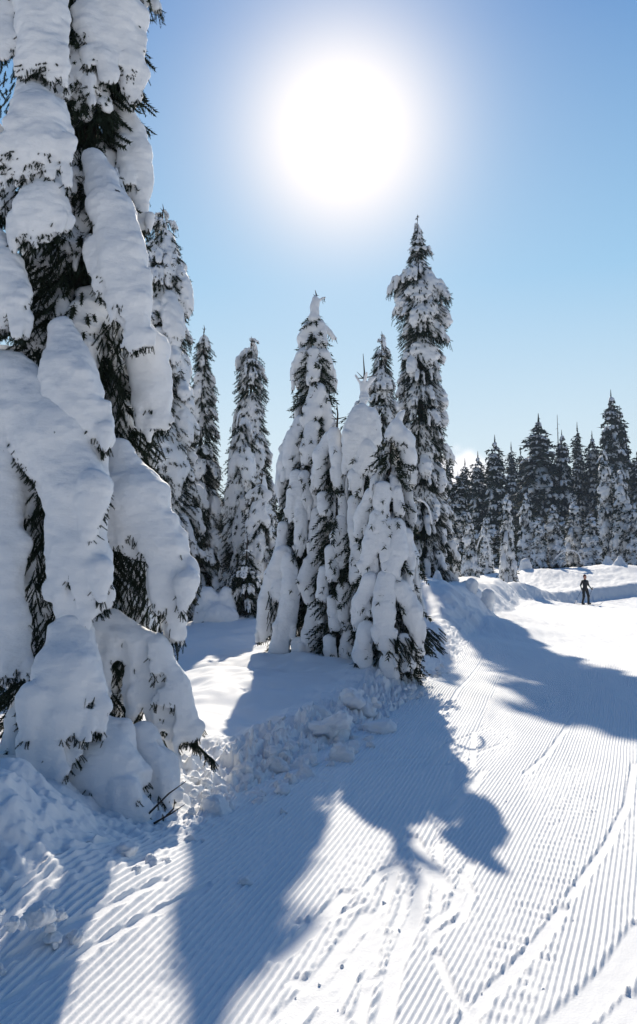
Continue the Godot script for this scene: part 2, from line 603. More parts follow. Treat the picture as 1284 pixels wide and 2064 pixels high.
# ---------------------------------------------------------------- boughs: one metre long, +x outwards; snow on top, needles beneath
func heavy_bough(cell: float, seed_no: int, sprigs: Array, share: float, ssize: float) -> Dictionary:
	rng.seed = seed_no
	var caps: Array = []
	var nf := 1 + rng.randi() % 3
	var droop := rng.randf_range(0.8, 1.05)
	var shoulder := rng.randf_range(0.42, 0.58)
	caps += chain([[Vector3(0.0, 0.0, 0), 0.05], [Vector3(shoulder * 0.6, 0.0, 0), 0.10], [Vector3(shoulder, -0.12, 0), 0.14]])
	for f in nf:
		var main := f == nf / 2
		var z := (f - (nf - 1) * 0.5) * rng.randf_range(0.2, 0.27)
		var l := droop * (1.0 if main else rng.randf_range(0.5, 0.85))
		var r := rng.randf_range(0.14, 0.18) if main else rng.randf_range(0.09, 0.125)
		if nf == 1:
			r *= 1.25
		var sway := rng.randf_range(-0.06, 0.06)
		caps += chain([[Vector3(shoulder, -0.12, z * 0.35), r * 0.8], [Vector3(shoulder + 0.12, -0.12 - l * 0.35, z * 0.85), r * 1.05], [Vector3(shoulder + 0.17, -0.12 - l * 0.66, z * 1.1 + sway), r], [Vector3(shoulder + 0.17, -0.12 - l * 0.9, z * 1.15 + sway * 1.6), r * 0.55]])
	if rng.randf() < 0.6:                                     # a clump left on the inner stretch
		var z := rng.randf_range(-0.2, 0.2)
		caps += chain([[Vector3(shoulder * 0.6, -0.05, z * 0.5), 0.06], [Vector3(shoulder * 0.8, -rng.randf_range(0.25, 0.5), z), 0.065]])
	var b := blob(caps, cell, 0.055, 0.04, 4.0, seed_no * 3.1)
	var s := fringe(b, sprigs, share, ssize, -0.35, share * 0.012, Vector3(0.0, -1.0, 0), 0.4)
	for k in int(60 * share / 0.3):                           # twigs showing between the lobes
		var p := Vector3(shoulder * rng.randf_range(0.3, 1.0), -rng.randf_range(0.1, 1.0), rng.randf_range(-0.3, 0.3))
		s.add(sprigs[rng.randi() % sprigs.size()], Transform3D(basis_along(Vector3(0.15, -1.0, p.z * 0.8), rng.randf() * TAU, ssize * 1.4), p))
	tube(s, [Vector3(-0.05, -0.04, 0), Vector3(shoulder, -0.17, 0), Vector3(shoulder + 0.15, -0.6, 0)], [0.03, 0.022, 0.01], 5)
	return {"snow": to_mesh(b), "needles": s.mesh(), "ss": to_soup(b) if cell > 0.05 else null, "ns": s}

func light_bough(cell: float, seed_no: int, sprigs: Array, share: float, ssize: float, fat: float) -> Dictionary:
	rng.seed = seed_no
	var caps: Array = []
	var spine := [Vector3(0, 0, 0), Vector3(0.4, 0.03, 0), Vector3(0.75, -0.08, 0), Vector3(0.97, -0.3, 0)]
	caps += chain([[spine[1] + Vector3(0, 0.02, 0), 0.05], [spine[2] + Vector3(0, 0.03, 0), 0.1], [spine[3] + Vector3(-0.02, 0.02, 0), 0.085]])
	for f in 3:
		var z := (f - 1) * rng.randf_range(0.14, 0.25)
		var x := rng.randf_range(0.5, 0.85)
		caps += chain([[Vector3(x - 0.15, 0.0, z * 0.4), 0.05], [Vector3(x, -0.06, z), rng.randf_range(0.06, 0.1)], [Vector3(x + 0.08, -rng.randf_range(0.2, 0.35), z * 1.25), 0.05]])
	for c in caps:
		c[2] *= fat
		c[3] *= fat
	var b := blob(caps, cell, 0.05, 0.04, 6.0, seed_no * 2.3)
	var s := fringe(b, sprigs, share, ssize, -0.1, share * 0.06, Vector3(0.15, -0.5, 0))
	for k in int(34 * share / 0.3):
		var t := rng.randf_range(0.15, 1.0)
		var p := Vector3(t * 0.98, -0.04 - 0.3 * t * t * t - rng.randf_range(0, 0.12), rng.randf_range(-0.22, 0.22) * t)
		s.add(sprigs[rng.randi() % sprigs.size()], Transform3D(basis_along(Vector3(0.35, -0.9, p.z * 2.0), rng.randf() * TAU, ssize * 1.5), p))
	tube(s, [spine[0] + Vector3(-0.03, -0.03, 0), spine[1] + Vector3(0, -0.04, 0), spine[2] + Vector3(0, -0.05, 0), spine[3]], [0.028, 0.022, 0.014, 0.006], 5)
	return {"snow": to_mesh(b), "needles": s.mesh(), "ss": to_soup(b) if cell > 0.05 else null, "ns": s}

func libraries() -> void:
	rng.seed = 11
	for k in 4:
		sprig_near.append(make_sprig(44, 0.18, 0.06, true, rng.randf_range(-0.15, 0.15)))
		sprig_mid.append(make_sprig(18, 0.27, 0.1, false, rng.randf_range(-0.15, 0.15)))
		sprig_far.append(make_sprig(5, 0.5, 0.3, false, 0.0))
	for k in 14:
		lib_heavy.append(heavy_bough(0.034, 100 + k, sprig_mid, 0.2, 0.095))
	for k in 10:
		lib_light.append(light_bough(0.034, 200 + k, sprig_mid, 0.2, 0.13, 0.95))
	for k in 6:
		lib_heavy_far.append(heavy_bough(0.075, 300 + k, sprig_far, 0.3, 0.2))
		lib_light_far.append(light_bough(0.06, 400 + k, sprig_far, 0.45, 0.2, 1.05))

func profile(prof: Array, h: float) -> Vector2:              # [height, half width, sideways shift] rows, from the ground up
	for i in prof.size() - 1:
		if h <= prof[i + 1][0]:
			var t: float = clampf((h - prof[i][0]) / (prof[i + 1][0] - prof[i][0]), 0, 1)
			return Vector2(lerpf(prof[i][1], prof[i + 1][1], t), lerpf(prof[i][2], prof[i + 1][2], t))
	return Vector2(prof[-1][1], prof[-1][2])

func bough_places(prof: Array, gap: float, drop: float, per: float, light: float) -> Array:
	# [transform, bough number, light?]
	var out: Array = []
	var top: float = prof[-1][0]
	var y := top - 0.05
	var az := rng.randf() * TAU
	while y > drop * 0.35:
		var here := profile(prof, y)
		var shift := here.y
		var dr := minf(minf(drop * rng.randf_range(0.75, 1.2), y * 0.98), here.x * 2.8 + 0.12)
		var r := maxf(profile(prof, maxf(y - dr * 0.55, 0.0)).x, 0.06)
		var n := maxi(3, int(round(per * clampf(r / prof[0][1], 0.45, 1.0))))
		for k in n:
			az += TAU / n + rng.randf_range(-0.25, 0.25)
			var rr := r * rng.randf_range(0.68, 1.12)
			var lt := rng.randf() < light
			if lt and rng.randf() < 0.25:
				rr *= 1.25
			var d2 := dr * rng.randf_range(0.65, 1.2)
			var w := clampf(TAU * r / n * 0.78, 0.1, d2 * 0.6) / 0.46 * rng.randf_range(0.65, 1.3)
			var sx := rr / (0.9 if not lt else 1.05)
			var sy := minf(d2, y * 1.0) / (1.0 if not lt else 0.55)
			if lt:
				sy = minf(sy, sx * 1.5)
			var b := Basis(Vector3.UP, az) * Basis.from_scale(Vector3(sx, sy, w * (1.0 if not lt else 0.85)))
			out.append([Transform3D(b, Vector3(shift, y + rng.randf_range(-0.5, 0.5) * gap * 0.8, 0)), rng.randi(), lt])
		az += 1.1
		y -= gap * clampf(0.45 + 0.6 * r / prof[0][1], 0.4, 1.0)
	return out

func trunk_mesh(prof: Array, r0: float, sides := 7) -> Mesh:
	var s := Soup.new()
	var pts: Array = []
	var rad: Array = []
	var top: float = prof[-1][0]
	for i in 9:
		var h := top * i / 8.0
		pts.append(Vector3(profile(prof, h).y, h - (0.3 if i == 0 else 0.0), 0))
		rad.append(lerpf(r0, 0.012, i / 8.0))
	tube(s, pts, rad, sides)
	return s.mesh()

func inner_foliage(prof: Array, count: int, sprigs: Array, size: float) -> Soup:
	var s := Soup.new()
	var top: float = prof[-1][0]
	for k in count:
		var h := top * (1.0 - pow(rng.randf(), 0.7)) * 0.97
		var pr := profile(prof, h)
		var r := pr.x * sqrt(rng.randf_range(0.02, 0.62))
		var a := rng.randf() * TAU
		var p := Vector3(cos(a) * r + pr.y, h, sin(a) * r)
		s.add(sprigs[rng.randi() % sprigs.size()], Transform3D(basis_along(Vector3(cos(a), -0.9, sin(a)), rng.randf() * TAU, size * rng.randf_range(0.7, 1.4)), p))
	return s

func snowy_tree(called: String, label: String, group: String, x: float, d: float, y0: float, prof: Array, gap: float, drop: float, per: float, light: float, seed_no: int, leader := 0.3, tongues: Array = [], top_py := 0.0) -> Node3D:
	rng.seed = seed_no
	if top_py != 0.0:                                         # as tall as it stands in the photograph
		var f: float = (at(642, top_py, d).y - y0 - leader * 0.8) / prof[-1][0]
		for row in prof:
			row[0] *= f
	var t := thing(called, label, "tree", Vector3(x, y0, -d), group)
	obj("trunk", trunk_mesh(prof, 0.03 + prof[-1][0] * 0.011), M.bark, t)
	var fol := inner_foliage(prof, int(prof[-1][0] * prof[0][1] * 330), sprig_mid, 0.24)
	obj("foliage", fol.mesh(), M.needles, t).set_meta("kind", "stuff")
	for p in bough_places(prof, gap, drop, per, light):
		if tongues.size():
			var tr: Transform3D = p[0]
			if tr.basis.x.normalized().z > -0.05:              # the near side has boughs of its own: only small ones in between
				if rng.randf() < 0.5:
					continue
				p[0] = Transform3D(tr.basis * Basis.from_scale(Vector3(0.72, 0.5, 0.6)), tr.origin)
		var lib: Dictionary = lib_light[p[1] % lib_light.size()] if p[2] else lib_heavy[p[1] % lib_heavy.size()]
		var o := obj("snow_bough", lib.snow, M.snow, t)
		o.transform = p[0]
		obj("needles", lib.needles, M.needles, o)
	if tongues.size():
		front_boughs(t, d, prof, tongues, 0.0018 * d)
	if leader > 0.0:
		var s := Soup.new()
		var tip := Vector3(prof[-1][2], prof[-1][0] - 0.05, 0)
		tube(s, [tip, tip + Vector3(0.02, leader * 0.6, 0), tip + Vector3(0.0, leader, 0.01)], [0.022, 0.014, 0.004], 5)
		for k in 3:
			var a := k * 2.1
			tube(s, [tip + Vector3(0, leader * 0.45, 0), tip + Vector3(cos(a) * leader * 0.3, leader * 0.52, sin(a) * leader * 0.3)], [0.012, 0.004], 4)
		obj("leader", s.mesh(), M.bark, t)
	return t

# the boughs one can tell apart on the near side: drooping tongues of snow as rows of [px, py, radius in px]
func front_boughs(t: Node3D, d: float, prof: Array, tongues: Array, cell: float) -> void:
	var n := 0
	for grp in tongues:
		var caps: Array = []
		for rows in grp:
			var pts: Array = []
			for r in rows:
				var p := at(r[0], r[1], d)
				var pr := profile(prof, p.y - t.position.y)
				var off: float = (p.x - t.position.x - pr.y) / maxf(pr.x, 0.05)
				var dd: float = d - pr.x * sqrt(maxf(0.0, 1.0 - off * off)) * 0.85
				pts.append([at(r[0], r[1], dd) - t.position, r[2] * 1.04 * dd / FOC])
			var ch := chain(pts)
			caps += ch
			for c in ch:
				for e in 2:
					var rr: float = c[2]
					var q: Vector3 = Vector3(c[0]).lerp(c[1], rng.randf()) + Vector3((1.0 if rng.randf() < 0.5 else -1.0) * rr * 0.75, 0, rr * rng.randf_range(0.0, 0.4))
					caps.append([q, q + Vector3(0, -rr * rng.randf_range(0.6, 1.5), 0), rr * rng.randf_range(0.28, 0.42), rr * rng.randf_range(0.12, 0.25)])
			var last: Array = ch[-1]
			for e in 2:
				var q: Vector3 = Vector3(last[1]) + Vector3((e - 0.5) * 1.1 * last[3], 0, 0)
				caps.append([q, q + Vector3(0, -float(last[3]) * rng.randf_range(0.8, 1.6), 0), last[3] * 0.45, last[3] * 0.2])
			# the stretch of bough that carries it, back to the trunk
			var root := Vector3(profile(prof, pts[0][0].y).y, pts[0][0].y + 0.05, 0)
			caps.append([pts[0][0], Vector3(pts[0][0]).lerp(root, 0.7), pts[0][1] * 0.8, 0.04])
		n += 1
		var b := blob(caps, cell, 0.03, 0.032, 3.2, n * 7.7, 0.007, 0.75)
		var o := obj("snow_bough", to_mesh(b), M.snow, t)
		obj("needles", fringe(b, sprig_near, 0.4, 0.085, -0.52, 0.0004, Vector3(0, -0.9, 0.0), 0.45).mesh(), M.needles, o)

# ---------------------------------------------------------------- far trees: whole crowns, a few kinds, copied
var far_kinds: Array = []
func make_far_kind(prof: Array, gap: float, drop: float, per: float, light: float, seed_no: int) -> void:
	rng.seed = seed_no
	var snow := Soup.new()
	var fol := inner_foliage(prof, 420 if light > 0.3 else 220, sprig_far, 0.5)
	for p in bough_places(prof, gap, drop, per, light):
		var lib: Dictionary = lib_light_far[p[1] % lib_light_far.size()] if p[2] else lib_heavy_far[p[1] % lib_heavy_far.size()]
		snow.add(lib.ss, p[0])
		fol.add(lib.ns, p[0])
	var tip := Vector3(0, prof[-1][0], 0)
	tube(fol, [tip - Vector3(0, 0.2, 0), tip + Vector3(0, 0.5, 0)], [0.05, 0.01], 4)
	far_kinds.append([trunk_mesh(prof, 0.16, 6), fol.mesh(), snow.mesh()])

func far_tree(called: String, label: String, group: String, px: float, top_py: float, d: float, kind: int, width_px: float) -> Node3D:
	var p := at(px, top_py, d)
	var g := ground(p.x, d) - 0.1
	var t := thing(called, label, "tree", Vector3(p.x, g, -d), group)
	var k: Array = far_kinds[kind]
	var h := p.y - g
	var w := width_px / FOC * d
	obj("trunk", k[0], M.bark, t)
	obj("foliage", k[1], M.needles, t).set_meta("kind", "stuff")
	obj("snow_cover", k[2], M.snow, t)
	for c in t.get_children():
		c.transform = Transform3D(Basis(Vector3.UP, px * 0.37) * Basis.from_scale(Vector3(w / 2.0, h / 10.5, w / 2.0)), Vector3.ZERO)
	return t

# ---------------------------------------------------------------- the big tree at the left
func px_chain(rows: Array, off: Vector3) -> Array:           # rows of [px, py, depth, radius in px]
	var pts: Array = []
	for r in rows:
		var d := deep(r[2])
		pts.append([at(r[0], r[1], d) - off, r[3] * d / FOC])
	return chain(pts)

func deep(d: float) -> float:
	return 6.0 + (d - 5.0) * 1.35

func big_tree() -> void:
	var base := at(135, 1640, 6.0)
	base.y = ground(base.x, 6.0) - 0.1
	var t := thing("snow_laden_fir", "huge snow-laden fir filling the left edge, its boughs bent straight down under thick snow", "tree", base)
	var prof := [[0.0, 0.9, 0.0], [1.8, 0.95, 0.0], [3.6, 0.84, 0.0], [6.6, 0.6, 0.0], [9.0, 0.35, 0.0], [11.0, 0.06, 0.0]]
	obj("trunk", trunk_mesh(prof, 0.16, 10), M.bark, t)
	rng.seed = 77
	var masses := [
		[[[12, -90, 4.62, 38], [8, 85, 4.52, 28]]],
		[[[85, -120, 4.55, 58], [82, 50, 4.48, 52], [88, 118, 4.45, 40]], [[60, 60, 4.5, 30], [55, 128, 4.45, 20]], [[110, 40, 4.5, 30], [118, 135, 4.44, 20]]],
		[[[205, -110, 4.8, 68], [232, 40, 4.74, 52], [254, 130, 4.76, 34], [264, 195, 4.78, 17]], [[185, -40, 4.72, 36], [172, 50, 4.66, 18]], [[200, 40, 4.7, 28], [195, 110, 4.66, 14]], [[215, 80, 4.7, 24], [222, 150, 4.68, 14]]],
		[[[68, 180, 4.52, 36], [70, 245, 4.42, 58], [72, 300, 4.38, 60]], [[45, 290, 4.4, 42], [38, 330, 4.38, 32]], [[100, 285, 4.4, 38], [110, 312, 4.38, 26]], [[112, 220, 4.46, 22], [128, 270, 4.45, 14]]],
		[[[88, 372, 4.45, 42], [85, 420, 4.41, 54], [75, 445, 4.4, 46]], [[110, 420, 4.42, 36], [128, 445, 4.42, 20]], [[50, 450, 4.4, 26], [45, 470, 4.4, 18]]],
		[[[-60, 470, 4.5, 60], [-10, 555, 4.42, 66], [5, 600, 4.4, 58], [-15, 640, 4.38, 46]], [[20, 620, 4.38, 38], [35, 640, 4.38, 20]]],
		[[[252, 235, 4.92, 24], [270, 310, 4.9, 38], [282, 385, 4.9, 26], [288, 450, 4.9, 13]], [[245, 290, 4.85, 20], [255, 360, 4.84, 13]]],
		[[[188, 322, 4.62, 26], [222, 420, 4.52, 46], [248, 520, 4.46, 50], [262, 610, 4.44, 44], [274, 680, 4.42, 30]], [[195, 500, 4.5, 26], [215, 580, 4.47, 22]]],
		[[[268, 640, 4.82, 28], [296, 715, 4.76, 46], [310, 790, 4.75, 36], [328, 850, 4.75, 18]], [[275, 740, 4.74, 26], [285, 800, 4.74, 14]]],
		[[[122, 668, 4.4, 30], [138, 755, 4.32, 56], [158, 830, 4.28, 58]], [[185, 840, 4.28, 36], [203, 888, 4.27, 20]], [[150, 850, 4.27, 36], [165, 880, 4.27, 22]], [[112, 800, 4.3, 30], [118, 850, 4.28, 24]]],
		[[[20, 775, 4.42, 66], [110, 890, 4.3, 82], [152, 1000, 4.22, 66], [160, 1110, 4.18, 56], [155, 1190, 4.16, 46], [150, 1235, 4.15, 32]], [[190, 1120, 4.18, 32], [200, 1200, 4.17, 18]], [[128, 1140, 4.18, 28], [116, 1185, 4.17, 18]]],
		[[[-30, 830, 4.42, 88], [-10, 980, 4.32, 58], [-8, 1130, 4.26, 56], [6, 1250, 4.22, 50], [30, 1350, 4.22, 28]], [[-10, 1280, 4.22, 34], [-5, 1340, 4.22, 22]]],
		[[[235, 920, 4.58, 36], [272, 1010, 4.52, 68], [322, 1110, 4.5, 56], [350, 1200, 4.5, 32], [345, 1285, 4.5, 20]], [[225, 990, 4.5, 42], [222, 1080, 4.48, 22]], [[310, 1140, 4.47, 36], [312, 1215, 4.46, 22]], [[285, 1050, 4.5, 40], [290, 1140, 4.48, 18]]],
		[[[140, 1285, 4.15, 48], [138, 1370, 4.06, 70], [125, 1440, 4.02, 60], [108, 1520, 4.0, 34], [106, 1545, 4.0, 24]], [[180, 1400, 4.05, 40], [192, 1455, 4.04, 22]], [[88, 1440, 4.03, 34], [80, 1500, 4.02, 22]], [[140, 1470, 4.02, 36], [148, 1520, 4.01, 18]]],
		[[[230, 1262, 4.48, 36], [305, 1325, 4.44, 42], [352, 1410, 4.42, 40], [378, 1465, 4.42, 22]], [[222, 1285, 4.42, 22], [205, 1400, 4.4, 15]], [[255, 1290, 4.42, 20], [258, 1440, 4.4, 13]], [[290, 1320, 4.41, 20], [305, 1470, 4.4, 14]], [[335, 1395, 4.4, 22], [345, 1530, 4.4, 13]], [[190, 1270, 4.42, 26], [180, 1330, 4.4, 18]]],
		[[[190, 1470, 4.2, 44], [212, 1550, 4.12, 66], [225, 1640, 4.12, 62]], [[160, 1560, 4.12, 44], [165, 1620, 4.1, 36]], [[240, 1480, 4.2, 30], [262, 1560, 4.16, 26]]],
		[[[-50, 70, 4.75, 40], [-72, 180, 4.66, 54], [-84, 280, 4.6, 46], [-92, 350, 4.6, 24]], [[-50, 200, 4.66, 30], [-40, 300, 4.62, 18]]],
		[[[-20, 270, 4.8, 32], [-14, 360, 4.72, 46], [-22, 430, 4.7, 30]], [[8, 360, 4.7, 24], [14, 430, 4.69, 14]]],
		[[[-90, 500, 4.85, 42], [-122, 630, 4.75, 58], [-138, 740, 4.7, 36]]],
		[[[-110, 790, 4.8, 50], [-142, 940, 4.7, 68], [-150, 1090, 4.65, 58], [-148, 1200, 4.65, 32]]],
		[[[285, 1490, 4.3, 34], [312, 1580, 4.24, 38], [330, 1635, 4.22, 26]], [[340, 1540, 4.28, 22], [352, 1600, 4.26, 15]], [[280, 1590, 4.2, 22], [275, 1650, 4.18, 18]]],
	]
	var cuts := [
		[12, [[258, 1085, 4.36, 10], [264, 1150, 4.36, 28], [264, 1260, 4.36, 34]]], [14, [[236, 1300, 4.3, 8], [232, 1390, 4.3, 17], [232, 1480, 4.3, 18]]], [14, [[275, 1310, 4.3, 7], [282, 1400, 4.3, 16], [284, 1500, 4.3, 16]]], [14, [[316, 1370, 4.3, 7], [325, 1450, 4.3, 15], [327, 1560, 4.3, 14]]], [20, [[300, 1520, 4.1, 8], [300, 1680, 4.1, 14]]], [13, [[90, 1470, 3.92, 5], [92, 1560, 3.92, 8]]], [12, [[330, 1200, 4.4, 7], [335, 1330, 4.4, 10]]],
		[2, [[225, 70, 4.62, 6], [238, 240, 4.62, 9]]], [2, [[205, 90, 4.6, 7], [208, 200, 4.6, 8]]], [1, [[62, 70, 4.36, 6], [66, 180, 4.36, 7]]], [1, [[100, 90, 4.36, 5], [104, 180, 4.36, 6]]],
		[9, [[120, 845, 4.16, 6], [130, 910, 4.16, 8]]], [9, [[180, 875, 4.16, 5], [184, 930, 4.16, 6]]], [10, [[130, 1170, 4.02, 6], [126, 1290, 4.02, 9]]], [10, [[172, 1180, 4.06, 6], [176, 1290, 4.06, 8]]],
		[13, [[126, 1500, 3.9, 5], [128, 1590, 3.9, 7]]], [13, [[168, 1430, 3.92, 6], [164, 1540, 3.92, 8]]], [3, [[60, 320, 4.24, 4], [58, 380, 4.24, 6]]], [3, [[95, 300, 4.24, 4], [98, 370, 4.24, 6]]],
		[11, [[25, 1290, 4.12, 6], [12, 1400, 4.12, 8]]], [7, [[238, 620, 4.32, 5], [246, 740, 4.34, 7]]], [15, [[240, 1570, 4.0, 6], [246, 1690, 4.0, 9]]], [5, [[18, 600, 4.28, 5], [10, 700, 4.28, 7]]],
	]
	for k in masses.size():
		var caps: Array = []
		for rows in masses[k]:
			var ch := px_chain(rows, base)
			caps += ch
			for c in ch:                                      # small lobes that hang from the flanks
				var r: float = c[2]
				if r < 0.1 or k == 14 or (k == 7 and rng.randf() < 0.5):
					continue
				for e in 2:
					var q: Vector3 = Vector3(c[0]).lerp(c[1], rng.randf()) + Vector3((1.0 if rng.randf() < 0.5 else -1.0) * r * rng.randf_range(0.6, 0.95), rng.randf_range(-0.3, 0.1) * r, r * rng.randf_range(-0.2, 0.55))
					caps.append([q, q + Vector3(rng.randf_range(-0.2, 0.2) * r, -r * rng.randf_range(0.7, 1.4), r * 0.1), r * rng.randf_range(0.3, 0.5), r * rng.randf_range(0.1, 0.2)])
			var last: Array = ch[-1]
			var lr: float = maxf(last[3], 0.05)
			for e in 5:                                       # a ragged lower edge
				var q: Vector3 = Vector3(last[1]) + Vector3((e - 2.0) * 0.55 * lr + rng.randf_range(-0.15, 0.15) * lr, 0.15 * lr, rng.randf_range(0.0, 0.3) * lr)
				caps.append([q, q + Vector3(rng.randf_range(-0.2, 0.2) * lr, -lr * rng.randf_range(0.6, 1.8), 0), lr * 0.3, lr * rng.randf_range(0.06, 0.16)])
		for cc in cuts:
			if cc[0] == k:
				for e in 4:                                       # slots reach right through the snow
					for c in px_chain(cc[1], base):
						var back := Vector3(0, 0, -0.12 * e)
						caps.append([c[0] + back, c[1] + back, c[2], c[3], true])
		var b := blob(caps, 0.0165, 0.05, 0.04, 2.4, k * 5.3, 0.009, 0.62)
		var o := obj("snow_bough", to_mesh(b), M.snow, t)
		var s := fringe(b, sprig_near, 0.4, 0.075, -0.4, 0.0012, Vector3(0, -0.7, 0.0), 0.5)
		obj("needles", s.mesh(), M.needles, o)
	# smaller snow-capped boughs in the gaps, round the back and above
	var inner := [[0.0, 0.62, 0.0], [1.8, 0.74, 0.0], [3.4, 0.64, 0.0], [4.6, 0.5, 0.0], [6.6, 0.46, 0.0], [9.0, 0.35, 0.0], [11.0, 0.06, 0.0]]
	for p in bough_places(inner, 0.44, 0.68, 9.0, 0.35):
		var tr: Transform3D = p[0]
		var lib: Dictionary = lib_light[p[1] % lib_light.size()] if p[2] else lib_heavy[p[1] % lib_heavy.size()]
		var o := obj("snow_bough", lib.snow, M.snow, t)
		o.transform = tr
		obj("needles", lib.needles, M.needles, o)
	var fol := inner_foliage(inner, 4600, sprig_near, 0.21)
	obj("foliage", fol.mesh(), M.needles, t).set_meta("kind", "stuff")
	# dark needles seen in the crevices between the snow masses
	var dark := Soup.new()
	for q in [[62, 100, 950, 1300, 4.34, 130], [235, 305, 1085, 1240, 4.62, 170], [185, 345, 1280, 1500, 4.52, 300], [145, 250, 40, 190, 4.86, 170], [150, 250, 640, 900, 4.66, 300], [150, 215, 190, 420, 4.74, 160], [-10, 40, 380, 480, 4.6, 60], [20, 140, 480, 680, 4.6, 180], [60, 120, 690, 830, 4.5, 70], [225, 330, 840, 920, 4.8, 90], [230, 290, 250, 460, 4.98, 70], [40, 110, 1300, 1460, 4.3, 90], [300, 360, 1220, 1330, 4.62, 60], [210, 330, 1560, 1680, 4.3, 110], [140, 150, -60, 170, 4.7, 60], [-10, 60, 120, 480, 4.9, 120]]:
		for k in q[5]:
			var w := at(rng.randf_range(q[0], q[1]), rng.randf_range(q[2], q[3]), deep(q[4] + rng.randf_range(-0.05, 0.12))) - base
			dark.add(sprig_near[k % 4], Transform3D(basis_along(Vector3(rng.randf_range(-0.5, 0.5), -0.9, rng.randf_range(-0.1, 0.6)), rng.randf() * TAU, rng.randf_range(0.09, 0.16)), w))
	obj("drooping_twigs", dark.mesh(), M.needles, t).set_meta("kind", "stuff")
	# a bare green bough tip that hangs out over the trail edge
	var s := Soup.new()
	var p0 := at(350, 1470, deep(4.45)) - base
	var p1 := at(432, 1535, deep(4.4)) - base
	tube(s, [p0, p0.lerp(p1, 0.5) + Vector3(0, 0.02, 0), p1], [0.012, 0.008, 0.003], 5)
	for k in 70:
		var f := rng.randf_range(0.1, 1.0)
		s.add(sprig_near[k % 4], Transform3D(basis_along(Vector3(rng.randf_range(-0.2, 0.7), -0.9, rng.randf_range(-0.5, 0.5)), rng.randf() * TAU, 0.08 * rng.randf_range(0.7, 1.2)), p0.lerp(p1, f) + Vector3(0, 0.01, 0)))
	obj("bare_bough", s.mesh(), M.needles, t)
	s = Soup.new()
	for tw in [[[300, 1640], [340, 1600], [375, 1575]], [[310, 1660], [345, 1640], [372, 1622]], [[335, 1645], [350, 1630], [352, 1612]]]:
		var pts: Array = []
		for q in tw:
			pts.append(at(q[0], q[1], deep(4.06)) - base)
		tube(s, pts, [0.007, 0.005, 0.002], 5)
	obj("twig", s.mesh(), M.bark, t)
	s = Soup.new()
	for k in 130:
		var q := at(rng.randf_range(225, 330), rng.randf_range(1590, 1680), deep(rng.randf_range(4.1, 4.3))) - base
		s.add(sprig_near[k % 4], Transform3D(basis_along(Vector3(rng.randf_range(-0.4, 0.6), -0.7, rng.randf_range(0, 0.8)), rng.randf() * TAU, 0.1), q))
	obj("lowest_needles", s.mesh(), M.needles, t)

# ---------------------------------------------------------------- snow chunks
func chunk_mesh(seed_no: int, rough: float) -> Mesh:
	rng.seed = seed_no
	var planes: Array = []
	for k in 9:
		planes.append([Vector3(rng.randfn(), rng.randfn(), rng.randfn()).normalized(), rng.randf_range(0.42, 0.8)])
	var nlat := 22
	var nlon := 30
	var V := PackedVector3Array()
	var I := PackedInt32Array()
	nz.frequency = 2.2
	for i in nlat + 1:
		for j in nlon:
			var th := PI * i / nlat
			var phi := TAU * j / nlon
			var dir := Vector3(sin(th) * cos(phi), cos(th), sin(th) * sin(phi))
			var r := 1.0
			for p in planes:
				var c := dir.dot(p[0])
				if c > 0.05:
					r = minf(r, p[1] / c)
			r *= 1.0 + rough * nz.get_noise_3d(dir.x + seed_no, dir.y, dir.z) + rough * 0.7 * nz.get_noise_3d(dir.x * 3.0 + seed_no, dir.y * 3.0, dir.z * 3.0)
			V.append(dir * r)
	for i in nlat:
		for j in nlon:
			var a := i * nlon + j
			var b := i * nlon + (j + 1) % nlon
			for q in [a, b, b + nlon, a, b + nlon, a + nlon]:
				I.append(q)
	var st := SurfaceTool.new()
	st.begin(Mesh.PRIMITIVE_TRIANGLES)
	for p in V:
		st.set_smooth_group(0)
		st.add_vertex(p)
	for q in I:
		st.add_index(q)
	st.generate_normals()
	return st.commit()

var chunk_kinds: Array = []
func snow_chunk(px: float, py: float, size_px: float, label: String, group: String, kind: int) -> void:
	var p := on_ground(px, py)
	var r := size_px * 0.5 / FOC * -p.z
	var o := obj("snow_chunk", chunk_kinds[kind % chunk_kinds.size()], M.ground)
	tag(o, label, "snow chunk", group)
	o.transform = Transform3D(Basis.from_euler(Vector3(rng.randf_range(-0.4, 0.4), rng.randf() * TAU, rng.randf_range(-0.4, 0.4))) * Basis.from_scale(Vector3(r * rng.randf_range(0.9, 1.2), r * rng.randf_range(0.7, 0.95), r * rng.randf_range(0.9, 1.2))), p + Vector3(0, r * rng.randf_range(-0.3, 0.25), 0))

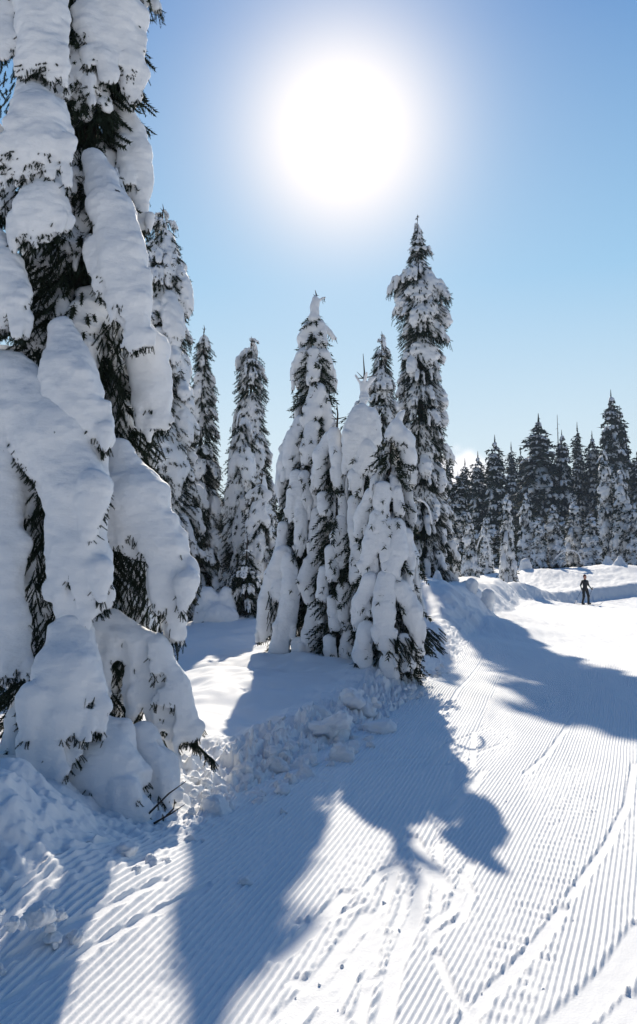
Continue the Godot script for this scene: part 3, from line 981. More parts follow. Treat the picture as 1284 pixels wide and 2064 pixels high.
# ---------------------------------------------------------------- the skier
func skier() -> void:
	var d := 45.0
	var p := at(1180, 1213, d)
	p.y = ground(p.x, d) + 0.03
	var t := thing("person", "distant skier in dark clothes and a reddish hat, standing on skis where the trail bends", "person", p)
	t.rotation.y = 0.35
	var hl := Vector3(0.11, 0.92, 0); var kl := Vector3(0.18, 0.5, 0.08); var al := Vector3(0.25, 0.1, -0.02)
	var hr := Vector3(-0.11, 0.92, 0); var kr := Vector3(-0.18, 0.5, 0.1); var ar := Vector3(-0.25, 0.1, 0.05)
	var caps := chain([[hl, 0.1], [kl, 0.072], [al, 0.06]]) + chain([[hr, 0.1], [kr, 0.072], [ar, 0.06]])
	caps += chain([[Vector3(0, 0.95, 0), 0.13], [Vector3(0, 1.18, 0.02), 0.13], [Vector3(0, 1.36, 0.02), 0.14], [Vector3(0, 1.48, 0.01), 0.07]])
	caps += chain([[Vector3(0.15, 1.4, 0.01), 0.075], [Vector3(-0.15, 1.4, 0.01), 0.075]])
	for s in [1.0, -1.0]:
		caps += chain([[Vector3(0.19 * s, 1.39, 0.01), 0.062], [Vector3(0.3 * s, 1.14, -0.02), 0.05]])
	obj("jacket_and_trousers", to_mesh(blob(caps, 0.018, 0.05)), M.cloth, t)
	caps = chain([[Vector3(0, 1.48, 0.01), 0.055], [Vector3(0, 1.56, 0.02), 0.055]]) + chain([[Vector3(0, 1.62, 0.035), 0.088], [Vector3(0, 1.68, 0.025), 0.092]])
	caps += chain([[Vector3(0, 1.625, 0.115), 0.018], [Vector3(0, 1.605, 0.135), 0.016]])
	for s in [1.0, -1.0]:
		caps += chain([[Vector3(0.09 * s, 1.64, 0.02), 0.02], [Vector3(0.092 * s, 1.61, 0.02), 0.014]])
	obj("head", to_mesh(blob(caps, 0.01, 0.02)), M.skin, t)
	caps = chain([[Vector3(0, 1.70, 0.015), 0.1], [Vector3(0, 1.735, 0.01), 0.088]])
	obj("hat", to_mesh(blob(caps, 0.014, 0.03)), M.hat, t)
	for s in [1.0, -1.0]:
		obj("forearm", to_mesh(blob(chain([[Vector3(0.3 * s, 1.15, -0.02), 0.045], [Vector3(0.36 * s, 0.97, 0.12), 0.036]]), 0.012, 0.02)), M.sleeve, t)
		var hand := Vector3(0.37 * s, 0.93, 0.15)
		caps = chain([[hand + Vector3(-0.01 * s, 0.03, -0.02), 0.035], [hand, 0.04]])
		for f in 4:
			var fy := 0.03 - 0.021 * f
			caps += chain([[hand + Vector3(0.02 * s, fy, 0.015), 0.012], [hand + Vector3(0.03 * s, fy, 0.05), 0.011], [hand + Vector3(-0.005 * s, fy, 0.065), 0.01]])
		caps += chain([[hand + Vector3(-0.025 * s, 0.03, 0.01), 0.013], [hand + Vector3(-0.03 * s, 0.035, 0.05), 0.011]])
		obj("glove", to_mesh(blob(caps, 0.008, 0.012)), M.boot, t)
		var foot := al if s > 0 else ar
		obj("boot", to_mesh(blob(chain([[foot + Vector3(0, 0.06, 0), 0.058], [foot + Vector3(0, -0.04, 0.0), 0.055], [foot + Vector3(0.01 * s, -0.05, 0.17), 0.042]]), 0.014, 0.04)), M.boot, t)
	for s in [1.0, -1.0]:
		var foot := al if s > 0 else ar
		var ski := Soup.new()
		var c := t.transform * Vector3(foot.x, 0, foot.z)
		var dir := (t.basis * Vector3(0.22 * s, 0, 1)).normalized()
		var side := Vector3(dir.z, 0, -dir.x) * 0.024
		var prev: Array = []
		for k in 10:
			var f := -0.85 + 1.85 * k / 9.0
			var up := 0.012 + 0.16 * pow(maxf(f - 0.72, 0.0) / 0.28, 2.0)
			var q := dir * f + Vector3(0, up, 0)
			var w := 1.0 if k < 9 else 0.3
			var ring := [q - side * w, q + side * w, q + side * w + Vector3(0, 0.014, 0), q - side * w + Vector3(0, 0.014, 0)]
			if prev.size():
				for e in 4:
					ski.tri(prev[e], ring[e], ring[(e + 1) % 4])
					ski.tri(prev[e], ring[(e + 1) % 4], prev[(e + 1) % 4])
			prev = ring
		var o := obj("ski", ski.mesh(), M.ski)
		o.position = Vector3(c.x, p.y - 0.02, c.z)
		tag(o, "grey cross-country ski under the skier's %s foot" % ("left" if s > 0 else "right"), "ski", "pair of skis")
		var pole := Soup.new()
		var hand := Vector3(0.375 * s, 0.95, 0.2)
		var tip := Vector3(0.47 * s, 0.0, -0.45)
		tube(pole, [t.basis * (hand + (hand - tip).normalized() * 0.12), t.basis * tip], [0.011, 0.007], 6)
		tube(pole, [t.basis * (hand + (hand - tip).normalized() * 0.12), t.basis * (hand - (hand - tip).normalized() * 0.06)], [0.018, 0.016], 6)
		tube(pole, [t.basis * tip.lerp(hand, 0.05), t.basis * tip.lerp(hand, 0.06)], [0.04, 0.01], 8)
		o = obj("ski_pole", pole.mesh(), M.ski)
		o.position = p
		tag(o, "thin ski pole held in the skier's %s hand" % ("left" if s > 0 else "right"), "ski pole", "pair of ski poles")

# ---------------------------------------------------------------- scene
func _ready() -> void:
	var cam := Camera3D.new()
	cam.name = "camera"
	cam.fov = 69.43
	cam.near = 0.05
	cam.far = 2000.0
	cam.position = Vector3(0, EYE, 0)
	cam.rotation.x = PITCH
	add_child(cam)
	cam.current = true
	var env := Environment.new()
	env.background_mode = Environment.BG_SKY
	var sky := Sky.new()
	var pan := PanoramaSkyMaterial.new()
	pan.panorama = sky_panorama()
	sky.sky_material = pan
	env.sky = sky
	env.tonemap_mode = Environment.TONE_MAPPER_LINEAR
	env.tonemap_exposure = EXPOSURE
	env.sdfgi_enabled = true
	env.ssao_enabled = true
	env.ssil_enabled = true
	var we := WorldEnvironment.new()
	we.name = "environment"
	we.environment = env
	env.fog_enabled = true
	env.fog_density = 0.0006
	env.fog_light_color = Color(0.8, 0.88, 1.0)
	add_child(we)
	var sun := DirectionalLight3D.new()
	sun.name = "sun"
	sun.light_energy = 1.6
	sun.light_color = Color(1.0, 0.955, 0.875)
	sun.light_angular_distance = 0.5
	sun.shadow_enabled = true
	sun.rotation = Vector3(-SUN_EL, PI - SUN_AZ, 0)
	add_child(sun)

	nz.seed = 4
	nz.noise_type = FastNoiseLite.TYPE_SIMPLEX_SMOOTH
	nz.fractal_octaves = 3
	nfine.seed = 12
	nfine.noise_type = FastNoiseLite.TYPE_SIMPLEX_SMOOTH
	nfine.fractal_octaves = 2
	ncell.seed = 8
	ncell.noise_type = FastNoiseLite.TYPE_CELLULAR
	ncell.frequency = 9.0
	ncell.fractal_type = FastNoiseLite.FRACTAL_NONE
	ncell.cellular_return_type = FastNoiseLite.RETURN_CELL_VALUE
	materials()
	mounds = [[-1.75, 3.85, 0.36, 0.75], [-2.6, 3.4, 0.3, 0.9], [-2.2, 5.2, 0.2, 1.1],
		[-0.5, 13.0, 0.06, 1.6], [0.95, 10.6, 0.16, 0.9], [0.0, 11.6, 0.1, 0.7], [-0.2, 10.2, 0.1, 0.9], [-2.5, 17.0, 0.3, 2.6], [-1.2, 16.0, 0.15, 1.2],
		[4.0, 20.0, 0.5, 2.2], [5.2, 25.0, 0.5, 2.2], [3.0, 16.0, 0.25, 1.6], [6.0, 30.0, 0.35, 2.5], [2.0, 22.0, 0.4, 2.5], [12.0, 44.0, 0.5, 3.0], [17.0, 57.0, 0.7, 3.5], [24.0, 60.0, 0.6, 4.0], [9.0, 40.0, 0.6, 3.0]]
	for tr in [
		[0.06, [1278, 1540], [1266, 1620], [1225, 1700], [1150, 1805]], [0.07, [1135, 1830], [1090, 1890], [1035, 1950], [985, 1995], [930, 2070]],
		[0.15, [1300, 1870], [1240, 1960], [1190, 2010], [1120, 2070]], [0.06, [795, 1755], [772, 1830], [745, 1960], [720, 2070]],
		[0.06, [885, 1700], [880, 1800], [872, 1900]], [0.07, [950, 1740], [915, 1830], [868, 1862]], [0.13, [745, 1845], [690, 1920], [640, 1985], [590, 2040]],
		[0.06, [1010, 1500], [960, 1520], [900, 1545]], [0.06, [955, 1475], [952, 1545]], [0.05, [885, 1450], [935, 1380], [985, 1318]],
		[0.05, [0, 2046], [210, 1920], [420, 1795]], [0.05, [0, 1985], [200, 1880], [330, 1800]], [0.1, [830, 1690], [860, 1740], [900, 1790]], [0.06, [1160, 1440], [1105, 1520], [1060, 1560]], [0.09, [700, 1800], [620, 1880], [560, 1930]], [0.05, [820, 1800], [800, 1880], [790, 1960], [730, 1975]], [0.1, [640, 2070], [700, 1960], [760, 1880]], [0.05, [980, 1470], [900, 1500], [850, 1560]], [0.07, [900, 1640], [940, 1600], [975, 1555]], [0.12, [1284, 2010], [1230, 2070]], [0.08, [860, 1760], [835, 1850], [800, 1930], [770, 2070]], [0.05, [930, 1760], [950, 1800], [930, 1850], [880, 1880]], [0.07, [740, 1790], [765, 1760], [800, 1745], [830, 1760]], [0.05, [600, 1860], [670, 1850], [730, 1820]], [0.09, [690, 2070], [650, 2000], [600, 1975]], [0.05, [960, 2060], [905, 1985], [880, 1920]]]:
		var pts := PackedVector2Array()
		for q in tr.slice(1):
			var yc: float = (1032.0 - q[1]) / FOC
			var dd := -EYE * (cos(PITCH) - yc * sin(PITCH)) / (yc * cos(PITCH) + sin(PITCH))
			var g := at(q[0], q[1], dd)
			pts.append(Vector2(g.x, dd))
		var lo := pts[0]
		var hi := pts[0]
		for q in pts:
			lo = lo.min(q)
			hi = hi.max(q)
		var w: float = tr[0]
		tracks.append({"w": w, "p": pts, "x0": lo.x - w - 0.04, "x1": hi.x + w + 0.04, "d0": lo.y - w - 0.04, "d1": hi.y + w + 0.04})
	var t0 := Time.get_ticks_msec()
	build_ground()
	print("ground ", Time.get_ticks_msec() - t0)
	libraries()
	print("libraries ", Time.get_ticks_msec() - t0)
	big_tree()
	print("big tree ", Time.get_ticks_msec() - t0)

	# the two trees in the middle and their companions
	var g := func(x: float, d: float) -> float: return ground(x, d) - 0.05
	snowy_tree("snow_laden_fir", "tall white snow-laden fir left of centre, tapering to a thin spike under the sun", "", -0.19, 13.0, g.call(-0.19, 13.0),
		[[0, 0.86, 0], [1.0, 0.8, 0], [2.2, 0.66, 0.03], [3.6, 0.48, 0.07], [4.4, 0.3, 0.1], [5.2, 0.25, 0.12], [5.6, 0.17, 0.13], [5.8, 0.08, 0.13], [6.1, 0.09, 0.13], [6.4, 0.03, 0.13]], 0.6, 1.35, 8.0, 0.1, 501, 0.2,
		[[[[636, 602, 7], [633, 640, 11]], [[640, 606, 5], [654, 600, 3]]],
		[[[626, 660, 15], [613, 682, 15]], [[642, 658, 14], [648, 690, 12]]], [[[658, 664, 6], [676, 682, 3]]],
		[[[612, 716, 16], [600, 752, 15], [603, 776, 8]], [[632, 712, 14], [632, 762, 13]]], [[[652, 716, 15], [664, 756, 14], [668, 782, 8]]],
		[[[640, 788, 17], [630, 828, 20], [624, 852, 13]]], [[[652, 800, 12], [660, 850, 12], [660, 880, 8]]],
		[[[606, 850, 14], [593, 888, 19], [585, 930, 16], [582, 956, 10]]], [[[630, 862, 16], [626, 905, 19], [618, 925, 12]]],
		[[[598, 960, 14], [592, 1008, 17], [588, 1044, 9]], [[604, 975, 12], [608, 1040, 14], [604, 1090, 13], [602, 1116, 7]]],
		[[[645, 1040, 20], [640, 1084, 18], [634, 1114, 11]], [[662, 1056, 17], [671, 1108, 17], [667, 1156, 11]]],
		[[[670, 1005, 12], [686, 1056, 15], [694, 1108, 10]]], [[[570, 1118, 19], [552, 1165, 20], [540, 1215, 20], [533, 1262, 16], [530, 1286, 9]], [[582, 1130, 16], [588, 1190, 18], [576, 1255, 21], [562, 1306, 18], [556, 1330, 9]], [[560, 1160, 16], [562, 1200, 12]]],
		[[[634, 1120, 15], [616, 1170, 18], [624, 1208, 10]], [[648, 1140, 15], [661, 1180, 16], [660, 1212, 9]]],
		[[[638, 1225, 17], [630, 1285, 24], [622, 1330, 14]], [[650, 1232, 15], [655, 1290, 15], [652, 1330, 11]]],
		[[[695, 1108, 12], [699, 1160, 12]]], [[[702, 1180, 12], [709, 1240, 11], [713, 1266, 6]]], [[[600, 1296, 12], [596, 1335, 13]]], [[[680, 1290, 12], [690, 1330, 14]]],
		[[[612, 960, 12], [618, 1010, 13], [612, 1030, 8]]], [[[640, 940, 12], [634, 985, 13], [640, 1010, 9]]], [[[570, 1060, 10], [566, 1105, 11]]]], 584)
	snowy_tree("snow_laden_fir", "narrow snow-plastered fir with a bare spike, against the right of the tall central fir", "", 0.3, 12.1, g.call(0.3, 12.1),
		[[0, 0.42, 0], [1.0, 0.4, 0], [2.4, 0.3, 0], [3.3, 0.22, 0.0], [3.75, 0.1, 0]], 0.6, 1.1, 5.0, 0.1, 502, 0.55,
		[[[[660, 882, 10], [645, 920, 15], [641, 975, 13]], [[674, 876, 14], [681, 925, 16], [684, 978, 11]]], [[[690, 1000, 9], [692, 1040, 10]]], [[[650, 1000, 10], [655, 1030, 11]]],
		[[[665, 1110, 12], [672, 1160, 13]]], [[[668, 1210, 11], [675, 1260, 12]]], [[[700, 1280, 12], [695, 1320, 13]]],
		[[[688, 1050, 12], [694, 1105, 13], [690, 1140, 8]], [[676, 1080, 10], [680, 1125, 11]]], [[[692, 1185, 13], [688, 1240, 14], [692, 1262, 8]]], [[[652, 1150, 11], [648, 1200, 12]]], [[[712, 1225, 12], [716, 1270, 13]]], [[[664, 1290, 12], [668, 1330, 12]]]])
	var front: Node3D = get_node("snow_laden_fir_001")
	var curtain := Soup.new()
	rng.seed = 61
	for q in [[574, 604, 1110, 1325, 110], [642, 700, 1195, 1330, 170], [686, 716, 960, 1300, 110], [600, 640, 1105, 1145, 40], [645, 668, 930, 1030, 50], [540, 560, 1190, 1260, 30]]:
		for k in q[4]:
			var w := at(rng.randf_range(q[0], q[1]), rng.randf_range(q[2], q[3]), 12.42 + rng.randf_range(-0.06, 0.12)) - front.position
			curtain.add(sprig_near[k % 4], Transform3D(basis_along(Vector3(rng.randf_range(-0.35, 0.35), -1.0, rng.randf_range(-0.1, 0.4)), rng.randf() * TAU, rng.randf_range(0.12, 0.22)), w))
	obj("drooping_twigs", curtain.mesh(), M.needles, front).set_meta("kind", "stuff")
	var b1 := snowy_tree("snow_laden_fir", "round-topped snow-caked fir with a thin bare leader, behind the bent one at the trail", "", 0.74, 12.0, g.call(0.74, 12.0),
		[[0, 0.52, 0], [1.4, 0.48, 0], [2.6, 0.38, 0], [3.5, 0.33, 0], [4.0, 0.24, 0], [4.3, 0.1, 0]], 0.6, 1.25, 7.0, 0.08, 503, 0.75,
		[[[[728, 832, 20], [720, 862, 25], [714, 900, 22], [710, 935, 14]], [[744, 838, 19], [751, 888, 17], [746, 922, 9]]], [[[738, 905, 20], [726, 945, 15]]], [[[716, 960, 17], [721, 992, 12]]],
		[[[712, 1010, 12], [716, 1070, 14], [712, 1100, 8]]], [[[720, 1110, 13], [718, 1160, 15]]], [[[752, 930, 12], [756, 975, 10]]]], 725)
	var wings := blob(chain([[Vector3(0, 4.2, 0), 0.06], [Vector3(0.01, 4.3, 0), 0.075], [Vector3(0, 4.45, 0), 0.028]]) + chain([[Vector3(0, 4.45, 0), 0.045], [Vector3(-0.13, 4.66, 0.03), 0.02]]) + chain([[Vector3(0, 4.45, 0), 0.05], [Vector3(0.2, 4.62, 0.05), 0.02]]) + chain([[Vector3(0, 4.5, 0), 0.04], [Vector3(0.05, 4.68, 0.12), 0.015]]), 0.022, 0.04, 0.02, 4.0)
	obj("snow_wings", to_mesh(wings), M.snow, b1)
	var b2 := snowy_tree("snow_laden_fir", "trail-edge fir with a top bent like a drooping ear, dark green tips below", "", 1.03, 10.5, g.call(1.03, 10.5),
		[[0, 0.5, 0], [0.7, 0.52, 0], [1.6, 0.42, -0.02], [2.4, 0.28, -0.02], [3.0, 0.2, 0.0], [3.35, 0.08, 0.02]], 0.55, 1.2, 6.0, 0.1, 504, 0.0,
		[[[[772, 985, 16], [768, 1040, 16]]], [[[748, 998, 14], [729, 1042, 16], [722, 1074, 10]]],
		[[[765, 1046, 20], [750, 1100, 19], [738, 1150, 12]], [[777, 1060, 15], [779, 1122, 13]]], [[[801, 1062, 17], [800, 1110, 21], [791, 1150, 16], [796, 1170, 8]]], [[[818, 1078, 13], [827, 1132, 10], [823, 1190, 6]]],
		[[[746, 1172, 18], [729, 1216, 18], [720, 1258, 9]]], [[[780, 1168, 20], [772, 1230, 23], [776, 1290, 17], [786, 1330, 10]]], [[[806, 1184, 18], [830, 1230, 20], [842, 1280, 14], [847, 1314, 8]]],
		[[[738, 1268, 16], [729, 1312, 19], [742, 1354, 12]]], [[[778, 1328, 11], [786, 1362, 17], [791, 1388, 9]]], [[[815, 1290, 12], [822, 1340, 14]]], [[[800, 990, 10], [806, 1030, 10]]]])
	var ear := blob(chain([[Vector3(-0.02, 3.3, 0.05), 0.07], [Vector3(0.08, 3.42, 0.05), 0.09], [Vector3(0.2, 3.26, 0.06), 0.125], [Vector3(0.26, 3.0, 0.06), 0.11], [Vector3(0.2, 2.74, 0.06), 0.05]]) + chain([[Vector3(0.05, 3.4, 0.05), 0.07], [Vector3(0.15, 3.6, 0.02), 0.04], [Vector3(0.27, 3.76, 0.0), 0.014]]), 0.028, 0.08, 0.04, 4.0)
	var eo := obj("bent_top", to_mesh(ear), M.snow, b2)
	obj("needles", fringe(ear, sprig_mid, 0.12, 0.11, -0.2, 0.0, Vector3(0, -0.5, 0)).mesh(), M.needles, eo)
	var sp := Soup.new()
	rng.seed = 9
	for k in 90:
		var a := rng.randf_range(-0.6, 1.4)
		sp.add(sprig_near[k % 4], Transform3D(basis_along(Vector3(cos(a) * 0.6, -0.8, sin(a)), rng.randf() * TAU, 0.17), Vector3(-0.02 + rng.randf_range(-0.1, 0.25), 0.38 + rng.randf_range(-0.15, 0.15), 0.35 + rng.randf_range(-0.1, 0.2))))
		sp.add(sprig_near[k % 4], Transform3D(basis_along(Vector3(0.8, -0.7, rng.randf_range(-0.3, 0.3)), rng.randf() * TAU, 0.15), Vector3(0.35 + rng.randf_range(0, 0.3), 0.5 + rng.randf_range(-0.2, 0.1), 0.1)))
	obj("green_tips", sp.mesh(), M.needles, b2)
	# behind: the tallest, and the row at the left
	snowy_tree("snowy_spruce", "tallest spruce at the centre right, snow-clotted boughs up to a jagged point against the sky", "", 4.45, 32.0, g.call(4.45, 32.0),
		[[0, 1.5, 0], [3, 1.45, 0], [6.0, 1.2, 0], [8.0, 1.3, 0.1], [9.5, 0.95, 0], [11.0, 1.1, 0.1], [12.2, 1.4, 0.15], [13.4, 1.2, 0.1], [14.3, 0.7, 0.05], [14.9, 0.42, 0.0], [15.8, 0.26, 0.0], [16.9, 0.06, 0.0]], 0.7, 1.2, 8.5, 0.65, 505, 0.3, [], 432)
	snowy_tree("snowy_spruce", "slim double-topped spruce in the gap left of the tallest spruce", "", 2.45, 28.0, g.call(2.45, 28.0),
		[[0, 1.0, 0], [4, 0.9, 0], [7, 0.6, 0], [9, 0.42, 0], [10.6, 0.12, 0]], 0.6, 1.1, 8.0, 0.5, 506, 0.3, [], 668)
	snowy_tree("snowy_spruce", "spruce half hidden behind the huge left fir, boughs poking out at its right side", "", -4.05, 18.0, g.call(-4.05, 18.0),
		[[0, 1.35, 0], [3, 1.2, 0], [6, 1.0, 0], [8, 0.85, 0], [9.5, 0.72, 0.1], [10.6, 0.3, 0.1], [11.2, 0.08, 0.1]], 0.55, 1.1, 9.0, 0.4, 507, 0.3, [], 412)
	snowy_tree("snowy_spruce", "thin ragged spruce with a knobbed top, second from the left behind the huge fir", "", -3.55, 22.0, g.call(-3.55, 22.0),
		[[0, 0.95, 0], [3, 0.75, 0], [5.5, 0.5, 0.0], [7.2, 0.34, 0.05], [8.0, 0.12, 0.05], [8.6, 0.22, 0.05], [9.0, 0.1, 0.05]], 0.52, 0.95, 6.0, 0.4, 508, 0.25, [], 655)
	snowy_tree("snowy_spruce", "columnar snowy spruce with a blunt clotted tip, between huge left and central firs", "", -2.05, 22.0, g.call(-2.05, 22.0),
		[[0, 0.95, 0], [3, 0.78, 0], [5.5, 0.55, 0.0], [6.6, 0.4, 0], [7.4, 0.5, 0.0], [8.2, 0.34, 0], [8.75, 0.12, 0]], 0.5, 0.95, 7.0, 0.35, 509, 0.3, [], 678)
	snowy_tree("snow_laden_fir", "lower snow-caked fir with bulging snow knobs, just in front of the columnar spruce", "", -2.0, 19.0, g.call(-2.0, 19.0),
		[[0, 0.62, 0], [2, 0.56, 0], [4, 0.42, 0], [5.2, 0.25, 0], [5.8, 0.1, 0]], 0.5, 1.0, 7.0, 0.12, 510, 0.0, [], 832)
	snowy_tree("snow_laden_fir", "short snow-draped fir pressed against the left side of the central fir", "", -1.4, 18.0, g.call(-1.4, 18.0),
		[[0, 0.55, 0], [1.6, 0.5, 0], [3.0, 0.34, 0], [4.0, 0.1, 0]], 0.45, 0.9, 7.0, 0.3, 511, 0.3, [], 945)
	snowy_tree("young_spruce", "small dark young spruce with snow-tipped whorls at the foot of the row left of centre", "", -1.68, 17.3, g.call(-1.68, 17.3),
		[[0, 0.5, 0], [0.5, 0.42, 0], [1.1, 0.2, 0], [1.6, 0.06, 0]], 0.28, 0.5, 6.0, 1.0, 512, 0.35)
	print("mid trees ", Time.get_ticks_msec() - t0)

	# a snowed-in stump and small snowed-over saplings
	var lumps := [
		["snowed_in_stump", "snow-buried stump with two white horns and a dark slit, behind the sunlit clearing", at(437, 1285, 17.0), [[[-0.2, 0.0, 0], 0.34, [-0.2, 0.55, 0], 0.22], [[0.18, 0.0, 0], 0.36, [0.2, 0.62, 0], 0.15], [[0, 0.1, 0.2], 0.3, [0.25, 0.0, 0.2], 0.3], [[-0.15, 0.52, 0.25], 0.06, [0.12, 0.5, 0.25], 0.05, true]]],
		["snowed_over_sapling", "left one of two egg-shaped snow-capped saplings on the shaded bank beside the trail", at(951, 1222, 24.0), [[[0, 0, 0], 0.16, [0.02, 0.3, 0], 0.2]]],
		["snowed_over_sapling", "right, larger one of two egg-shaped snow-capped saplings on the shaded bank beside the trail", at(982, 1222, 24.0), [[[0, 0, 0], 0.2, [0.05, 0.34, 0], 0.23]]],
		["snowed_over_sapling", "pointed snow-covered sapling on the dark bank at the foot of the tallest spruce", at(882, 1195, 25.0), [[[0, -0.1, 0], 0.28, [0, 0.35, 0], 0.1]]],
		["snowed_over_sapling", "left of two snow cones on the far bank beyond the skier", at(1226, 1152, 62.0), [[[0, -0.2, 0], 0.7, [0, 0.55, 0], 0.25]]],
		["snowed_over_sapling", "right of two snow cones on the far bank beyond the skier", at(1250, 1152, 60.0), [[[0, -0.2, 0], 0.7, [0, 0.5, 0], 0.2]]],
		["snowed_over_sapling", "rounded snow hump against the woods left of the far bend", at(1060, 1160, 58.0), [[[0, -0.2, 0], 0.6, [0, 0.5, 0], 0.4]]],
		["snowed_over_sapling", "snow hump at the right foot of the central fir, on the bank", at(712, 1320, 12.0), [[[0, -0.1, 0], 0.26, [0.1, 0.1, 0], 0.24], [[0.3, -0.1, 0.3], 0.2, [0.3, 0, 0.3], 0.16]]],
	]
	for l in lumps:
		var q: Vector3 = l[2]
		q.y = ground(q.x, -q.z)
		var caps: Array = []
		for c in l[3]:
			var e := [Vector3(c[0][0], c[0][1], c[0][2]), Vector3(c[2][0], c[2][1], c[2][2]), c[1], c[3]]
			if c.size() > 4:
				e.append(true)
			caps.append(e)
		var b := blob(caps, 0.04 if -q.z < 40 else 0.08, 0.1, 0.05, 3.0, q.x)
		var t := thing(l[0], l[1], "stump" if l[0] == "snowed_in_stump" else "sapling", q)
		var o := obj("snow_cap", to_mesh(b), M.snow, t)
		rng.seed = int(q.x * 100)
		obj("twigs", fringe(b, sprig_mid, 0.02, 0.1, -0.2, 0.004, Vector3(0, 0.0, 0), 0.7).mesh(), M.needles, t)

	# the woods beyond
	make_far_kind([[0, 1.0, 0], [3, 0.86, 0], [6, 0.6, 0], [8.5, 0.3, 0], [10, 0.06, 0]], 0.55, 1.3, 8.0, 0.9, 601)
	make_far_kind([[0, 0.95, 0], [3, 0.9, 0], [6, 0.62, 0], [8.5, 0.36, 0], [10, 0.1, 0]], 0.6, 1.7, 8.0, 0.6, 602)
	make_far_kind([[0, 1.0, 0], [2, 0.9, 0], [5, 0.75, 0], [7, 0.45, 0], [8, 0.55, 0], [9.4, 0.25, 0], [10, 0.1, 0]], 0.7, 2.0, 9.0, 0.05, 603)
	make_far_kind([[0, 1.0, 0], [4, 0.7, 0], [7, 0.36, 0], [10, 0.04, 0]], 0.5, 1.1, 8.0, 1.0, 604)
	make_far_kind([[0, 0.85, 0], [4, 0.8, 0], [7, 0.55, 0], [9, 0.36, 0], [10, 0.14, 0]], 0.75, 2.4, 8.0, 0.0, 605)
	for f in [
		# px, top py, distance, kind, width px, label
		[904, 905, 80, 3, 40, "thin snowy spruce showing its tip just right of the tallest spruce"],
		[923, 950, 80, 1, 62, "broad snowy spruce against the right flank of the tallest spruce"],
		[937, 923, 104, 3, 54, "dark narrow spruce, first dark tip right of the tallest spruce"],
		[963, 909, 102, 0, 62, "dark blue snowy spruce with an even cone, left part of the far woods"],
		[997, 876, 100, 0, 74, "bushy dark spruce with a sharp tip, left half of the far woods"],
		[1030, 890, 135, 3, 56, "thin distant spruce, left one of a faint pair behind the far woods"],
		[1049, 899, 135, 3, 50, "thin distant spruce, right one of a faint pair behind the far woods"],
		[1085, 833, 108, 0, 110, "tall broad spruce with a full cone in the middle of the far woods"],
		[1132, 866, 108, 1, 64, "spruce with a flat tufted top right of the broad one in the far woods"],
		[1163, 850, 116, 3, 58, "dark needle-thin spruce between tufted and bushy tops in the far woods"],
		[1193, 868, 116, 0, 66, "bushy dark spruce left of the tallest spruce at the right edge"],
		[1231, 785, 108, 1, 80, "tallest spruce of the far woods, near the right edge"],
		[1249, 816, 110, 1, 60, "second top leaning on the tallest spruce near the right edge"],
		[1286, 895, 108, 0, 60, "spruce cut by the right edge of the picture"],
		[1330, 860, 112, 0, 80, "spruce beyond the right edge, out in the far woods"],
		[1380, 830, 120, 1, 90, "broad spruce beyond the right edge, out in the far woods"],
		[944, 1027, 50, 2, 46, "low white snow-caked fir at the left end of the far bank"],
		[978, 1040, 62, 4, 40, "low white fir between two snow-caked ones at the left of the far bank"],
		[1021, 988, 51, 4, 48, "white knobbed fir with a bulb-shaped top standing before the far woods"],
		[1060, 989, 68, 2, 50, "pale snow-caked fir right of the bulb-topped one"],
		[1085, 1040, 66, 4, 40, "low pale fir below the broad spruce of the far woods"],
		[1113, 1013, 67, 2, 52, "pale snow-caked fir left of the skier, before the far woods"],
		[1156, 1006, 70, 4, 56, "pale snow-caked fir right behind the skier"],
		[1190, 1033, 68, 2, 54, "low rounded snowy fir right of the skier"],
		[1216, 899, 74, 2, 54, "tall white snow-clotted fir left of the right edge"],
		[1251, 940, 72, 4, 60, "white snow-caked fir below the tallest spruce near the right edge"],
		[1280, 1010, 70, 2, 50, "low white fir at the right edge of the picture"],
		[1320, 960, 72, 4, 60, "white fir beyond the right edge of the picture"],
		[905, 1000, 52, 2, 52, "snowy fir at the right foot of the tallest spruce"],
		[1010, 1060, 70, 1, 50, "half-hidden snowy fir behind the bulb-topped one"],
		[1140, 1050, 76, 1, 50, "half-hidden snowy fir behind the skier's left neighbour"],
		# behind the left row
		[372, 955, 40, 1, 60, "snowy spruce filling the gap right of the huge left fir"],
		[420, 980, 36, 2, 56, "pale fir glimpsed behind the thin ragged spruce"],
		[462, 1000, 34, 1, 60, "snowy spruce glimpsed behind the knobby fir"],
		[545, 960, 32, 2, 62, "pale fir at the left shoulder of the central fir"],
		[575, 1000, 30, 1, 60, "snowy spruce close behind the left side of the central fir"],
		[720, 960, 34, 2, 60, "pale fir in the gap between the central fir and the round-topped one"],
		[765, 980, 30, 1, 70, "snowy spruce low behind the leaning fir at the trail edge"],
		[815, 960, 38, 2, 70, "pale fir behind the drooping ear of the trail-edge fir"],
		[878, 985, 40, 1, 64, "snowy spruce at the left foot of the tallest spruce"],
		[330, 900, 34, 0, 90, "spruce behind the half-hidden one beside the huge left fir"],
		[240, 820, 30, 0, 110, "spruce glimpsed through the huge left fir"],
		[90, 700, 28, 1, 130, "spruce screened by the huge left fir"],
		[-80, 760, 24, 1, 140, "spruce beyond the left edge of the picture"],
	]:
		far_tree("snowy_spruce" if f[3] == 0 or f[3] == 3 or f[3] == 1 else "snow_laden_fir", f[5], "trees of the far woods" if f[0] > 900 else "trees behind the left row", f[0], f[1], f[2], f[3], f[4])
	rng.seed = 33
